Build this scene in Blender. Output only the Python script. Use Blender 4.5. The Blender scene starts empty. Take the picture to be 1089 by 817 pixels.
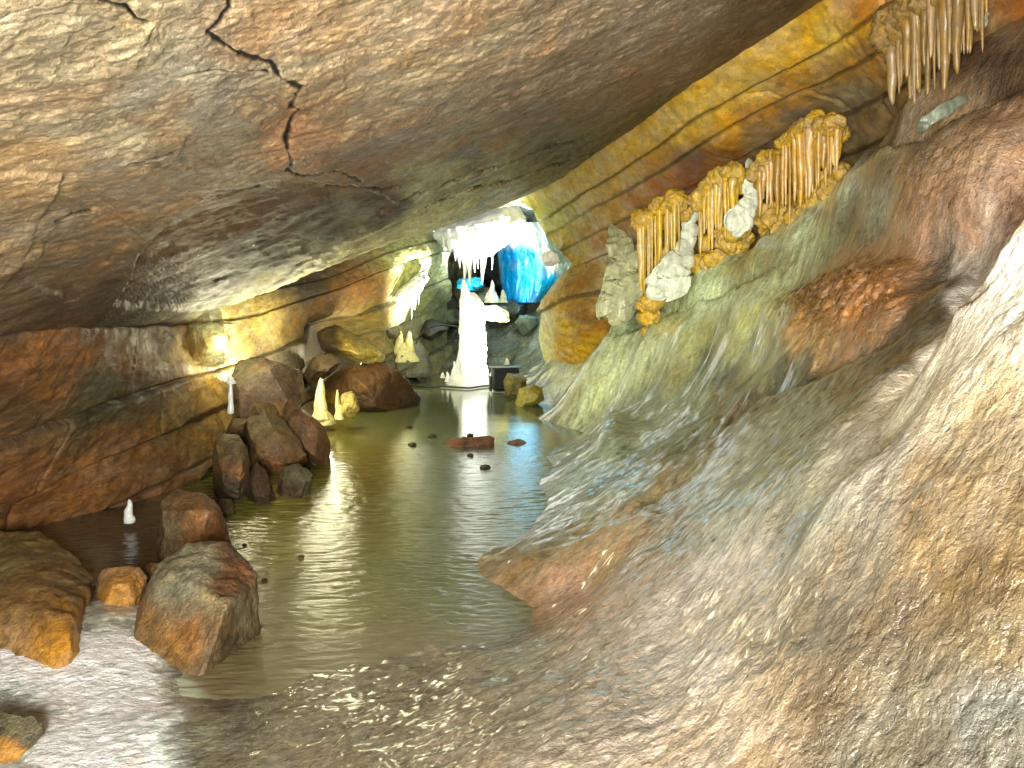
import bpy, bmesh, math, random
import numpy as np
from mathutils import Vector
random.seed(7)
S = bpy.context.scene
COL = S.collection
# ------------------------------------------------------------------ camera
F = 943.0; CX, CY = 544.5, 408.5; CAMZ = 1.6
TH = math.atan((CY - 290.0) / F)
CT, ST = math.cos(TH), math.sin(TH)
cd = bpy.data.cameras.new('camera'); cam = bpy.data.objects.new('camera', cd); COL.objects.link(cam)
cd.sensor_width = 36; cd.lens = 36 * F / 1089.0; cd.clip_start = .02; cd.clip_end = 300
cam.location = (0, 0, CAMZ); cam.rotation_euler = (math.pi / 2 - TH, 0, 0)
S.camera = cam

def ray(px, py):
    u = (np.asarray(px, float) - CX) / F; v = (CY - np.asarray(py, float)) / F
    y = CT + v * ST
    return u / y, (v * CT - ST) / y            # x/d and z/d for forward distance d
def P(px, py, d):
    a, b = ray(px, py); d = np.asarray(d, float)
    return np.stack(np.broadcast_arrays(a * d, d, CAMZ + b * d), -1)
def Zp(px, py, z):                              # where the sight line meets height z
    a, b = ray(px, py); d = (z - CAMZ) / b
    return P(px, py, d)
def pix(v):                                     # world -> picture plane coordinates of the survey
    x, y, z = v[..., 0], np.maximum(v[..., 1], .25), v[..., 2] - CAMZ
    w = y * CT - z * ST
    w = np.maximum(w, .1)
    return CX + F * x / w, CY - F * (y * ST + z * CT) / w

# ------------------------------------------------------------------ noise
_rs = np.random.RandomState(3)
_perm = _rs.permutation(256).astype(np.int64); _perm = np.concatenate([_perm, _perm, _perm])
_g = _rs.normal(size=(256, 3)); _g /= np.linalg.norm(_g, axis=1)[:, None]
_gx, _gy, _gz = (np.ascontiguousarray(_g[:, k]) for k in range(3))
from concurrent.futures import ThreadPoolExecutor
_pool = ThreadPoolExecutor(4)
def noise(p):
    p = np.asarray(p, float); sh = p.shape[:-1]; p = p.reshape(-1, 3)
    if len(p) <= 16384: return _noise(p).reshape(sh)
    return np.concatenate(list(_pool.map(_noise, [p[k:k + 16384] for k in range(0, len(p), 16384)]))).reshape(sh)
def _noise(p):
    i = np.floor(p).astype(np.int64); f = p - i; i &= 255
    w = f * f * f * (f * (f * 6 - 15) + 10)
    r = 0
    for dx in (0, 1):
        for dy in (0, 1):
            for dz in (0, 1):
                h = _perm[_perm[_perm[i[:, 0] + dx] + i[:, 1] + dy] + i[:, 2] + dz]
                n = _gx[h] * (f[:, 0] - dx) + _gy[h] * (f[:, 1] - dy) + _gz[h] * (f[:, 2] - dz)
                ww = (w[:, 0] if dx else 1 - w[:, 0]) * (w[:, 1] if dy else 1 - w[:, 1]) * (w[:, 2] if dz else 1 - w[:, 2])
                r = r + n * ww
    return r * 1.6
def fbm(p, o=4, lac=2.03, gain=.5):
    p = np.asarray(p, float); a, s, t = 1., 0., 0.
    for k in range(o):
        s = s + a * noise(p + 17.3 * k); t += a; a *= gain; p = p * lac
    return s / t
def ridged(p, o=4):
    p = np.asarray(p, float); a, s, t = 1., 0., 0.
    for k in range(o):
        s = s + a * (1 - 2 * np.abs(noise(p + 9.1 * k))); t += a; a *= .5; p = p * 2.1
    return s / t
def hash01(a):
    return np.modf(np.abs(np.sin(a * 127.1 + 11.7) * 43758.5453))[0]
def sm(a, b, x):
    t = np.clip((x - a) / (b - a), 0, 1); return t * t * (3 - 2 * t)
def rotz(p, a):
    c, s = math.cos(a), math.sin(a)
    return np.stack([p[..., 0] * c - p[..., 1] * s, p[..., 0] * s + p[..., 1] * c, p[..., 2]], -1)

# ------------------------------------------------------------------ thin plate interpolation
def tps(pts, val, lam=0.0):
    pts = np.asarray(pts, float); val = np.asarray(val, float)
    m = pts.mean(0); s = pts.std(0).mean(); q = (pts - m) / s
    r = np.linalg.norm(q[:, None] - q[None], axis=2)
    K = np.where(r > 0, r * r * np.log(r + 1e-12), 0) + lam * np.eye(len(q))
    A = np.hstack([np.ones((len(q), 1)), q]); n = len(q)
    M = np.zeros((n + 3, n + 3)); M[:n, :n] = K; M[:n, n:] = A; M[n:, :n] = A.T
    w = np.linalg.solve(M, np.concatenate([val, np.zeros(3)]))
    def f(x):
        x = np.asarray(x, float); sh = x.shape[:-1]; x = (x.reshape(-1, 2) - m) / s
        out = np.empty(len(x))
        def part(k):
            y = x[k:k + 8192]
            r2 = np.maximum((y ** 2).sum(1)[:, None] + (q ** 2).sum(1)[None] - 2 * y @ q.T, 0)
            out[k:k + 8192] = .5 * (r2 * np.log(r2 + 1e-20)) @ w[:n] + w[n] + y @ w[n + 1:]
        list(_pool.map(part, range(0, len(x), 8192)))
        return out.reshape(sh)
    return f

def lin(c):
    c = np.asarray(c, float) / 255.
    return np.where(c <= .04045, c / 12.92, ((c + .055) / 1.055) ** 2.4)
def paint(v, spots, power=3.0, warp=22., wscale=1.6, shift=0):
    """blend of colours surveyed over the rock, lamplit tones included, edges broken up by noise"""
    px, py = pix(v)
    px = px + warp * fbm(v * wscale + 5 + shift, 4) * 2; py = py + warp * fbm(v * wscale + 31 + shift, 4) * 2
    sx = np.array([q[0] for q in spots], float); sy = np.array([q[1] for q in spots], float); sc = lin([q[2] for q in spots])
    x0, x1, y0, y1 = sx.min() - 120, sx.max() + 120, sy.min() - 120, sy.max() + 120
    st = max(2.0, (x1 - x0) / 420); gx = np.arange(x0, x1 + st, st); gy = np.arange(y0, y1 + st, st)
    d2 = (gx[None, :, None] - sx) ** 2 + ((gy[:, None, None] - sy) * 1.15) ** 2 + 60.
    w = d2 ** (-power / 2 - .5); T = (w @ sc) / w.sum(-1)[..., None]
    fx = np.clip((px - x0) / st, 0, len(gx) - 1.001); fy = np.clip((py - y0) / st, 0, len(gy) - 1.001)
    ix = fx.astype(int); iy = fy.astype(int); fx = (fx - ix)[..., None]; fy = (fy - iy)[..., None]
    return (T[iy, ix] * (1 - fx) + T[iy, ix + 1] * fx) * (1 - fy) + (T[iy + 1, ix] * (1 - fx) + T[iy + 1, ix + 1] * fx) * fy

# ------------------------------------------------------------------ mesh helpers
def link(name, verts, faces, mat, col=None, parent=None, smooth=True):
    me = bpy.data.meshes.new(name)
    verts = np.ascontiguousarray(verts, dtype=np.float32).reshape(-1, 3)
    if isinstance(faces, np.ndarray) and faces.ndim == 2:
        n, k = faces.shape
        me.vertices.add(len(verts)); me.vertices.foreach_set('co', verts.ravel())
        me.loops.add(n * k); me.loops.foreach_set('vertex_index', faces.astype(np.int32).ravel())
        me.polygons.add(n); me.polygons.foreach_set('loop_start', np.arange(0, n * k, k, dtype=np.int32))
        me.polygons.foreach_set('loop_total', np.full(n, k, dtype=np.int32))
        me.update(calc_edges=True)
    else:
        me.from_pydata([tuple(map(float, p)) for p in verts], [], [list(map(int, f)) for f in faces])
    if smooth: me.polygons.foreach_set('use_smooth', np.ones(len(me.polygons), dtype=bool))
    if col is not None:
        at = me.color_attributes.new('Col', 'FLOAT_COLOR', 'POINT')
        c = np.ones((len(verts), 4), dtype=np.float32); c[:, :3] = np.asarray(col).reshape(-1, 3)
        at.data.foreach_set('color', c.ravel())
    me.materials.append(mat); me.validate(); me.update()
    o = bpy.data.objects.new(name, me); COL.objects.link(o)
    if parent is not None: o.parent = parent
    return o
def gridfaces(nr, nc, wrap=False):
    r = np.arange(nr - 1)[:, None]; c = np.arange(nc if wrap else nc - 1)[None]
    c2 = (c + 1) % nc
    return np.stack([r * nc + c, r * nc + c2, (r + 1) * nc + c2, (r + 1) * nc + c], -1).reshape(-1, 4)
def gnormals(V):
    du = np.gradient(V, axis=1); dv = np.gradient(V, axis=0)
    n = np.cross(du, dv); n /= np.linalg.norm(n, axis=-1)[..., None] + 1e-12
    tocam = np.array([0, 0, CAMZ]) - V
    s = np.sign((n * tocam).sum(-1)); s[s == 0] = 1
    return n * s[..., None]
def tag(o, label=None, cat=None, group=None, kind=None):
    if label: o['label'] = label
    if cat: o['category'] = cat
    if group: o['group'] = group
    if kind: o['kind'] = kind
    return o
def empty(name, loc):
    o = bpy.data.objects.new(name, None); COL.objects.link(o); o.location = tuple(map(float, loc)); o.empty_display_size = .1
    return o

# ------------------------------------------------------------------ materials
def N(nt, t, **kw):
    n = nt.nodes.new(t)
    for k, v in kw.items():
        if k in n.inputs: n.inputs[k].default_value = v
        else: setattr(n, k, v)
    return n
def rockmat(name, color=None, scale=(1, 1, 1), rot=(0, 0, 0), rough=(.45, .8), spec=.5, bump=.5, bdist=.02,
            freq=6., contrast=.35, tint=None, tint_amt=0., speck=0., coat=0., fine=60., cells=0., cellfreq=30., sss=0., shard=0., finew=.35):
    m = bpy.data.materials.new(name); m.use_nodes = True; nt = m.node_tree; L = nt.links.new
    b = nt.nodes['Principled BSDF']
    tc = N(nt, 'ShaderNodeTexCoord'); mp = N(nt, 'ShaderNodeMapping'); mp.inputs['Rotation'].default_value = rot; mp.inputs['Scale'].default_value = scale
    geo = N(nt, 'ShaderNodeNewGeometry')
    L(geo.outputs['Position'], mp.inputs['Vector']); co = mp.outputs[0]
    if color is None:
        c = N(nt, 'ShaderNodeVertexColor', layer_name='Col').outputs['Color']
    else:
        c = N(nt, 'ShaderNodeRGB'); c.outputs[0].default_value = tuple(lin(color)) + (1,); c = c.outputs[0]
    n1 = N(nt, 'ShaderNodeTexNoise', Scale=freq, Detail=5., Roughness=.65)
    n2 = N(nt, 'ShaderNodeTexNoise', Scale=fine, Detail=3., Roughness=.7)
    n3 = N(nt, 'ShaderNodeTexNoise', Scale=freq * .37, Detail=4., Roughness=.6)
    for n in (n1, n2, n3): L(co, n.inputs['Vector'])
    def math_(op, a, bb, c2=None):
        n = N(nt, 'ShaderNodeMath', operation=op)
        for i, x in enumerate((a, bb, c2)):
            if x is None: continue
            if isinstance(x, (int, float)): n.inputs[i].default_value = x
            else: L(x, n.inputs[i])
        return n.outputs[0]
    def rng(x, a, bb, lo, hi):
        n = N(nt, 'ShaderNodeMapRange'); n.inputs[1].default_value = a; n.inputs[2].default_value = bb; n.inputs[3].default_value = lo; n.inputs[4].default_value = hi
        L(x, n.inputs[0]); return n.outputs[0]
    v = math_('MULTIPLY', rng(n1.outputs[0], .3, .7, 1 - contrast, 1 + contrast), rng(n2.outputs[0], .3, .7, 1 - contrast * .6, 1 + contrast * .6))
    hsv = N(nt, 'ShaderNodeHueSaturation'); L(c, hsv.inputs['Color']); L(v, hsv.inputs['Value'])
    L(rng(n3.outputs[0], .3, .7, .86, 1.2), hsv.inputs['Saturation']); cc = hsv.outputs[0]
    if tint is not None:
        mx = N(nt, 'ShaderNodeMix', data_type='RGBA', blend_type='COLOR'); L(rng(n3.outputs[0], .5, .68, 0, tint_amt), mx.inputs[0]); L(cc, mx.inputs[6])
        mx.inputs[7].default_value = tuple(lin(tint)) + (1,); cc = mx.outputs[2]
    h = math_('ADD', n1.outputs[0], math_('MULTIPLY', n2.outputs[0], finew))
    if cells:
        # gentle warped scales: wet ripple marks of running flowstone
        vo = N(nt, 'ShaderNodeTexVoronoi', Scale=cellfreq, feature='F1')
        wv = N(nt, 'ShaderNodeVectorMath', operation='MULTIPLY_ADD'); L(n1.outputs[1], wv.inputs[0]); wv.inputs[1].default_value = (.12, .12, .12); L(co, wv.inputs[2])
        L(wv.outputs[0], vo.inputs['Vector'])
        h = math_('ADD', h, math_('MULTIPLY', vo.outputs['Distance'], -cells))
    if shard:
        vs = N(nt, 'ShaderNodeTexVoronoi', Scale=freq * 1.3); ws = N(nt, 'ShaderNodeVectorMath', operation='MULTIPLY_ADD')
        L(n3.outputs[1], ws.inputs[0]); ws.inputs[1].default_value = (.6, .6, .6); L(co, ws.inputs[2]); L(ws.outputs[0], vs.inputs['Vector'])
        sp_ = N(nt, 'ShaderNodeSeparateColor'); L(vs.outputs['Color'], sp_.inputs[0])
        h = math_('ADD', h, math_('MULTIPLY', sp_.outputs[0], shard))
        hs2 = N(nt, 'ShaderNodeHueSaturation'); L(cc, hs2.inputs['Color']); L(rng(sp_.outputs[1], 0, 1, .8, 1.22), hs2.inputs['Value']); cc = hs2.outputs[0]
    L(cc, b.inputs['Base Color'])
    bp = N(nt, 'ShaderNodeBump', Strength=bump, Distance=bdist); L(h, bp.inputs['Height']); L(bp.outputs[0], b.inputs['Normal'])
    r = rng(n3.outputs[0], .3, .7, rough[0], rough[1])
    if speck:
        sv = N(nt, 'ShaderNodeTexVoronoi', Scale=28.); L(geo.outputs['Position'], sv.inputs['Vector'])
        s2 = rng(sv.outputs['Distance'], .03, .09, 1, 0)
        r = math_('MULTIPLY', r, math_('SUBTRACT', 1, math_('MULTIPLY', s2, speck)))
    L(r, b.inputs['Roughness'])
    b.inputs['Specular IOR Level'].default_value = spec
    if coat:
        b.inputs['Coat Weight'].default_value = coat; b.inputs['Coat Roughness'].default_value = .12
        if cells == 0: L(bp.outputs[0], b.inputs['Coat Normal'])
    if sss:
        b.inputs['Subsurface Weight'].default_value = sss; b.inputs['Subsurface Radius'].default_value = (.03, .03, .03)
    return m
BED = math.radians(-25)      # the beds rise to the right
M_ceil = rockmat('ceiling_rock', scale=(1.3, .8, 1.3), rot=(0, BED, .5), rough=(.4, .7), bump=1., bdist=.012, freq=14, contrast=.36, tint=(150, 112, 76), tint_amt=.3, speck=.9, fine=75, shard=.3)
M_wall = rockmat('bedded_wall_rock', scale=(1, 1, 2.), rot=(0, BED, 0), rough=(.4, .75), bump=.9, bdist=.014, freq=10, contrast=.38, tint=(132, 92, 58), tint_amt=.3, fine=60, shard=.3)
M_yel = rockmat('yellow_wall_rock', scale=(1, 1, 1.8), rot=(0, BED, 0), rough=(.4, .7), bump=.8, bdist=.009, freq=9, contrast=.28, tint=(156, 98, 40), tint_amt=.3, fine=65, shard=.2)
M_flow = rockmat('flowstone', scale=(1, 1.35, 1.35), rot=(.2, 0, -.35), rough=(.11, .3), spec=.8, bump=1., bdist=.013, freq=17, finew=.13, contrast=.34, coat=.55, fine=110, cells=.5, cellfreq=30, tint=(150, 128, 96), tint_amt=.2)
M_boul = rockmat('boulder_rock', rough=(.35, .7), bump=1., bdist=.02, freq=13, contrast=.45, fine=80, tint=(128, 92, 62), tint_amt=.35, speck=.7, shard=.25)
M_calc = rockmat('calcite', rough=(.25, .5), bump=.6, bdist=.003, freq=30, contrast=.25, fine=160)
M_crust = rockmat('calcite_crust', rough=(.3, .6), bump=.8, bdist=.005, freq=30, contrast=.4, fine=130, cells=1.2, cellfreq=45)
M_ice = rockmat('white_ice', color=(235, 240, 238), rough=(.1, .3), bump=.3, bdist=.006, freq=12, contrast=.06, fine=60)
M_blue = rockmat('blue_lit_ice', rough=(.12, .3), bump=.6, bdist=.02, freq=6, contrast=.3, fine=30)
M_farr = rockmat('far_rock', rough=(.3, .6), bump=.8, bdist=.05, freq=2.5, contrast=.45, fine=18, shard=.2)

def watermat():
    m = bpy.data.materials.new('shallow_water'); m.use_nodes = True; nt = m.node_tree; L = nt.links.new
    b = nt.nodes['Principled BSDF']; geo = N(nt, 'ShaderNodeNewGeometry')
    mp = N(nt, 'ShaderNodeMapping'); mp.inputs['Scale'].default_value = (1, 2.6, 1); L(geo.outputs['Position'], mp.inputs[0])
    n1 = N(nt, 'ShaderNodeTexNoise', Scale=9., Detail=5., Roughness=.62); L(mp.outputs[0], n1.inputs['Vector'])
    n2 = N(nt, 'ShaderNodeTexNoise', Scale=1.1, Detail=4.); L(geo.outputs['Position'], n2.inputs['Vector'])
    vc = N(nt, 'ShaderNodeVertexColor', layer_name='Col')
    hs = N(nt, 'ShaderNodeHueSaturation'); L(vc.outputs[0], hs.inputs['Color'])
    mr = N(nt, 'ShaderNodeMapRange'); mr.inputs[1].default_value = .3; mr.inputs[2].default_value = .7; mr.inputs[3].default_value = .75; mr.inputs[4].default_value = 1.25
    L(n1.outputs[0], mr.inputs[0]); L(mr.outputs[0], hs.inputs['Value']); L(hs.outputs[0], b.inputs['Base Color'])
    # near the camera the ice is ribbed, far off it is glassy
    sp = N(nt, 'ShaderNodeSeparateXYZ'); L(geo.outputs['Position'], sp.inputs[0])
    st = N(nt, 'ShaderNodeMapRange'); st.inputs[1].default_value = 6.; st.inputs[2].default_value = 9.5; st.inputs[3].default_value = .3; st.inputs[4].default_value = .05
    L(sp.outputs['Y'], st.inputs[0])
    bp = N(nt, 'ShaderNodeBump', Distance=.02); L(st.outputs[0], bp.inputs['Strength']); L(n1.outputs[0], bp.inputs['Height']); L(bp.outputs[0], b.inputs['Normal'])
    rr = N(nt, 'ShaderNodeMapRange'); rr.inputs[1].default_value = .35; rr.inputs[2].default_value = .65; rr.inputs[3].default_value = .05; rr.inputs[4].default_value = .14
    L(n2.outputs[0], rr.inputs[0]); ry = N(nt, 'ShaderNodeMapRange'); ry.inputs[1].default_value = 3.3; ry.inputs[2].default_value = 6.; ry.inputs[3].default_value = .2; ry.inputs[4].default_value = .0
    L(sp.outputs['Y'], ry.inputs[0]); ra = N(nt, 'ShaderNodeMath', operation='ADD'); L(ry.outputs[0], ra.inputs[0]); L(rr.outputs[0], ra.inputs[1])
    L(ra.outputs[0], b.inputs['Roughness'])
    b.inputs['Specular IOR Level'].default_value = .9
    return m
M_water = watermat()
def plain(name, c, rough=.5, metal=0, emit=0, ec=(1, 1, 1)):
    m = bpy.data.materials.new(name); m.use_nodes = True; b = m.node_tree.nodes['Principled BSDF']
    n = N(m.node_tree, 'ShaderNodeTexNoise', Scale=40.); r = N(m.node_tree, 'ShaderNodeMapRange'); r.inputs[3].default_value = rough * .8; r.inputs[4].default_value = rough * 1.2
    m.node_tree.links.new(n.outputs[0], r.inputs[0]); m.node_tree.links.new(r.outputs[0], b.inputs['Roughness'])
    b.inputs['Base Color'].default_value = tuple(lin(c)) + (1,); b.inputs['Metallic'].default_value = metal
    if emit: b.inputs['Emission Color'].default_value = ec + (1,); b.inputs['Emission Strength'].default_value = emit
    return m
M_black = plain('black_metal', (22, 24, 26), .45, .3)
M_cable = plain('black_rubber', (16, 17, 18), .5)
M_lens = plain('lamp_glass', (255, 250, 235), .2, 0, 25, (1, .97, .88))

#=================================================================== GROUND
G = [  # survey of the flowstone slope: picture x, y, forward distance
 (575,388,12.3),(620,378,11.2),(655,338,9.6),(700,322,8.6),(740,290,7.8),(800,268,6.9),(850,240,6.3),(900,190,5.7),(950,140,5.2),(1000,118,4.8),(1089,60,4.4),
 (640,402,10.2),(600,432,10.1),(660,420,8.8),(700,400,7.8),(760,370,6.9),(800,330,6.3),(850,300,5.9),(900,262,5.3),(950,230,4.9),(1000,200,4.5),(1089,150,4.0),
 (850,350,5.0),(900,330,4.6),(950,300,4.35),(1000,280,4.15),(1060,250,3.95),(800,412,4.8),(870,372,4.35),(950,330,3.95),(1000,310,3.65),
 (740,470,4.8),(680,500,5.0),(620,560,4.6),(560,590,4.5),(660,442,7.6),(625,480,6.8),
 (700,560,3.95),(650,620,3.6),(800,500,3.75),(850,450,3.6),(900,430,3.2),(960,385,3.05),
 (1005,375,2.5),(1015,340,2.5),(1050,290,2.5),(1089,250,2.42),(1000,420,2.95),(1040,360,2.95),(1085,320,2.95),(1000,350,3.3),(1040,318,3.3),(1120,270,3.2),
 (960,460,2.4),(900,520,2.35),(870,560,2.35),(832,600,2.45),(812,700,2.1),(840,520,2.9),(950,560,2.0),(1030,450,2.0),(1089,350,2.0),(1089,450,1.8),
 (1089,600,1.55),(1000,640,1.7),(900,700,1.8),(1000,760,1.52),(1089,817,1.33),(900,817,1.62),(750,817,1.9),(700,700,2.65),(1250,300,2.0),(1350,500,1.5),
 (860,252,7.3),(905,215,6.7),(800,285,8.0),(950,165,6.2),(1000,135,5.7),(740,302,8.9),(1089,85,5.3),(685,332,9.7)]
gp = [P(*g) for g in G]
for (x, y, z) in [(600,817,.33),(600,740,.27),(600,700,.2),(500,720,.09),(400,760,.07),(450,817,.16),(300,817,.05),(250,760,.025),(100,760,.03),(20,817,.04),
                  (582,660,.05),(540,640,-.03),(508,622,-.02),(480,690,.01),(350,735,.01),(200,730,-.01),
                  (500,450,-.12),(400,500,-.12),(350,560,-.1),(300,640,-.08),(450,600,-.1),(450,500,-.12),(300,480,-.1),(540,500,-.08),(560,450,-.06),(575,505,-.05),(585,475,-.05),(560,540,-.05),(590,455,-.03),(540,575,-.05),(450,660,-.05),
                  (122,655,.07),(105,690,.07),(70,725,.05),(130,720,.04),(160,770,.05),(100,560,-.1),(450,405,-.08),(520,405,-.05),(380,405,-.1),(545,415,0.02),(440,380,.0),(520,375,.05),(480,350,.3),(560,365,.2),(540,340,.7)]:
    gp.append(Zp(x, y, z))
for w in [(3.2,.3,2.6),(1.9,-.5,1.7),(.6,-.6,.55),(0,0,.25),(-2,.5,.1),(-3,2.5,.05),(-4,5,.1),(3.6,3,3.0),(4.2,6,2.7),(3.2,8.5,2.4),(2.6,11,2.6),(-4.2,9,.2),(-2.8,12,.3),(-1.5,17,1.2),(1.5,17,1.4),(2.6,14,2.3),(-1,-2,.1),(2.5,-2.5,2.2),(-3.5,-2,.2),(0,22,1.8)]:
    gp.append(np.array(w, float))
gp = np.array(gp)
gf = tps(gp[:, :2], gp[:, 2], 1e-4)
def ground_z(x, y):
    return float(gf(np.array([x, y], float)))
COLG = [(1040,330,(225,214,196)),(1060,300,(226,218,204)),(1089,290,(224,214,200)),(1015,390,(222,210,188)),(985,440,(212,196,166)),(1030,420,(205,186,152)),(940,500,(206,192,168)),(905,530,(196,184,164)),(880,560,(180,168,152)),
 (1060,450,(188,162,118)),(1000,520,(190,158,112)),(1070,560,(188,156,108)),(1000,570,(180,148,100)),(900,600,(166,148,120)),(860,650,(132,118,98)),(1040,620,(150,120,76)),(950,640,(142,116,80)),(1080,680,(170,148,108)),(950,700,(156,136,104)),(870,740,(140,118,86)),(1060,760,(172,170,158)),(960,790,(168,156,128)),(1089,800,(180,172,150)),(820,800,(150,126,96)),(760,790,(140,124,104)),
 (830,560,(122,112,102)),(825,680,(110,98,80)),(760,600,(132,124,116)),(720,660,(134,124,112)),(770,520,(122,116,110)),(830,480,(118,112,100)),(850,440,(104,98,84)),(700,720,(132,120,106)),(600,760,(124,112,96)),(640,690,(122,110,96)),(480,790,(112,98,78)),(350,790,(98,86,66)),(420,740,(94,82,60)),(300,750,(84,74,54)),(250,700,(74,66,46)),(560,700,(108,100,84)),(740,700,(136,126,114)),
 (900,410,(84,78,58)),(950,370,(70,68,52)),(980,340,(64,62,48)),(1010,300,(62,58,46)),(860,400,(62,58,46)),(800,420,(64,52,38)),(780,430,(82,58,38)),(760,400,(46,48,38)),(830,390,(50,46,36)),(720,470,(80,84,70)),(700,500,(120,90,56)),(740,480,(100,82,54)),(660,560,(134,98,56)),(620,590,(136,104,64)),(560,600,(122,92,50)),(540,630,(130,94,52)),(600,640,(140,104,78)),(680,610,(118,96,78)),(640,540,(104,84,54)),(580,580,(96,80,44)),(720,570,(110,90,74)),
 (690,440,(92,98,80)),(650,470,(88,98,84)),(620,500,(88,98,82)),(600,530,(82,88,70)),(660,520,(94,98,78)),(730,430,(84,90,68)),(700,470,(76,80,62)),(640,460,(100,90,52)),(560,540,(80,80,52)),
 (700,400,(112,104,62)),(720,380,(128,126,76)),(700,370,(146,156,124)),(660,400,(150,162,130)),(690,350,(130,140,110)),(740,350,(140,146,112)),(780,330,(128,138,108)),(740,320,(138,150,126)),(800,300,(128,130,98)),(820,340,(146,148,108)),(810,350,(160,158,112)),(770,370,(116,108,58)),(760,350,(126,118,68)),(630,380,(140,146,120)),(600,420,(128,130,92)),(620,410,(150,152,112)),(650,360,(110,118,94)),(680,330,(84,92,72)),(650,345,(104,112,88)),
 (820,300,(112,104,74)),(860,270,(106,106,78)),(860,230,(122,126,98)),(900,200,(140,150,126)),(880,190,(150,156,132)),(930,210,(132,136,112)),(900,240,(98,94,64)),(930,180,(104,92,62)),(960,150,(112,92,66)),(920,150,(122,110,84)),(870,330,(118,88,62)),(850,360,(158,112,66)),(900,330,(150,98,52)),(950,310,(142,96,54)),(900,300,(144,112,86)),(960,290,(138,102,74)),(1040,270,(120,86,60)),(870,300,(116,92,66)),
 (980,230,(132,100,70)),(1020,200,(134,104,74)),(1060,180,(140,108,78)),(1000,240,(120,86,56)),(970,200,(132,106,82)),(1080,130,(140,106,76)),(1030,130,(120,92,60)),(1060,90,(70,52,34)),(1089,230,(130,96,70)),
 (500,460,(70,64,36)),(380,480,(74,60,30)),(580,440,(96,92,60)),(100,760,(228,238,236)),(60,740,(228,238,236)),(130,720,(228,238,236)),(120,690,(220,228,224)),(150,790,(210,222,216)),(165,760,(196,206,198)),(200,770,(120,118,96)),(212,812,(100,94,72)),(262,725,(90,82,62)),(280,770,(92,84,64)),(60,700,(232,240,238)),(110,800,(228,236,234)),(150,745,(224,232,230)),(20,770,(150,150,130)),(80,800,(228,238,236)),(225,800,(100,92,72)),(120,660,(170,172,160)),(20,720,(214,224,220)),(60,600,(60,48,34)),(160,600,(70,54,38)),(240,750,(84,76,58)),(250,790,(92,84,64)),(210,760,(110,104,84)),(210,715,(80,72,52)),
 (480,380,(80,82,64)),(540,370,(90,98,86)),(430,390,(70,72,50)),(400,400,(80,74,48))]
AN = 820; RN = 820
ang = np.radians(np.linspace(-62, 60, AN)); rad = np.exp(np.linspace(math.log(.75), math.log(24), RN))
RR, AA = np.meshgrid(rad, ang, indexing='ij')
X = RR * np.sin(AA) + .0; Y = RR * np.cos(AA) - .55
V = np.stack([X, Y, gf(np.stack([X, Y], -1))], -1)
base = V.copy(); px, py = pix(base)
px = px + 9 * fbm(base * 3 + 3, 4); py = py + 9 * fbm(base * 3 + 44, 4)
amp = sm(-.12, .25, V[..., 2])
dist = np.linalg.norm(V - [0, 0, CAMZ], axis=-1)
# broad rolls, then running ripples that cross the slope
V[..., 2] += (.02 + .05 * amp) * fbm(base * [1.4, 1.0, 1.6], 4)
rip = ridged(rotz(base, -.25) * [5, 14, 9], 3)
V[..., 2] += (.003 + .005 * amp) * rip + .010 * amp * fbm(base * [9, 11, 11], 3)
near = sm(3.6, 2.4, dist)
V[..., 2] += .006 * near * ridged(rotz(base, -.5) * [12, 26, 20], 3)
V[..., 2] += .0055 * sm(6, 3, dist) * ridged(rotz(base + .03 * fbm(base * 5, 2)[..., None], -.15) * [16, 30, 34], 3)
# gully between the two near lobes
# warty brown crust band and the big boss
def blob(cx, cy, rx, ry, a=0.):
    dx, dy = px - cx, py - cy; c, s = math.cos(a), math.sin(a)
    return np.exp(-(((dx * c + dy * s) / rx) ** 2 + ((-dx * s + dy * c) / ry) ** 2) ** 1.6)
crust = blob(905, 322, 82, 30, -.32)
V += crust[..., None] * (np.array([-.35, -.5, .35]) * .12 + np.array([-.4, -.6, .4]) * .085 * (1 - 2.2 * np.abs(fbm(base * [16, 10, 10], 4)))[..., None])
boss = blob(1030, 205, 88, 68, -.35)
V += boss[..., None] * (np.array([-.5, -.6, .3]) * (.26 + .055 * ridged(base * [8, 8, 24], 4))[..., None])
for (cx, cy, rx, ry, a, h) in [(1000, 120, 90, 12, -.35, -.14), (890, 112, 40, 14, -.4, -.25), (870, 385, 120, 9, -.45, -.10), (770, 445, 60, 8, -.6, -.08), (1050, 290, 60, 10, -.8, -.08),
                               (690, 335, 45, 6, -.3, -.1), (780, 300, 45, 6, -.45, -.12), (822, 640, 16, 100, .08, -.012), (690, 520, 60, 12, -.6, .05), (620, 590, 90, 16, -.5, .05),
                               (650, 465, 18, 22, 0, .08), (830, 345, 22, 35, .3, .08), (700, 385, 24, 70, .9, .10), (640, 400, 20, 50, .9, .08), (760, 350, 24, 60, .8, .06), (905, 205, 16, 45, .7, .08)]:
    V[..., 2] += h * blob(cx, cy, rx, ry, a)
# far bank of the stream behind the column gets rougher
V[..., 2] += sm(10, 14, dist) * .12 * fbm(base * 2.2, 4)
C = paint(base, COLG, warp=20, wscale=2.6)
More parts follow.
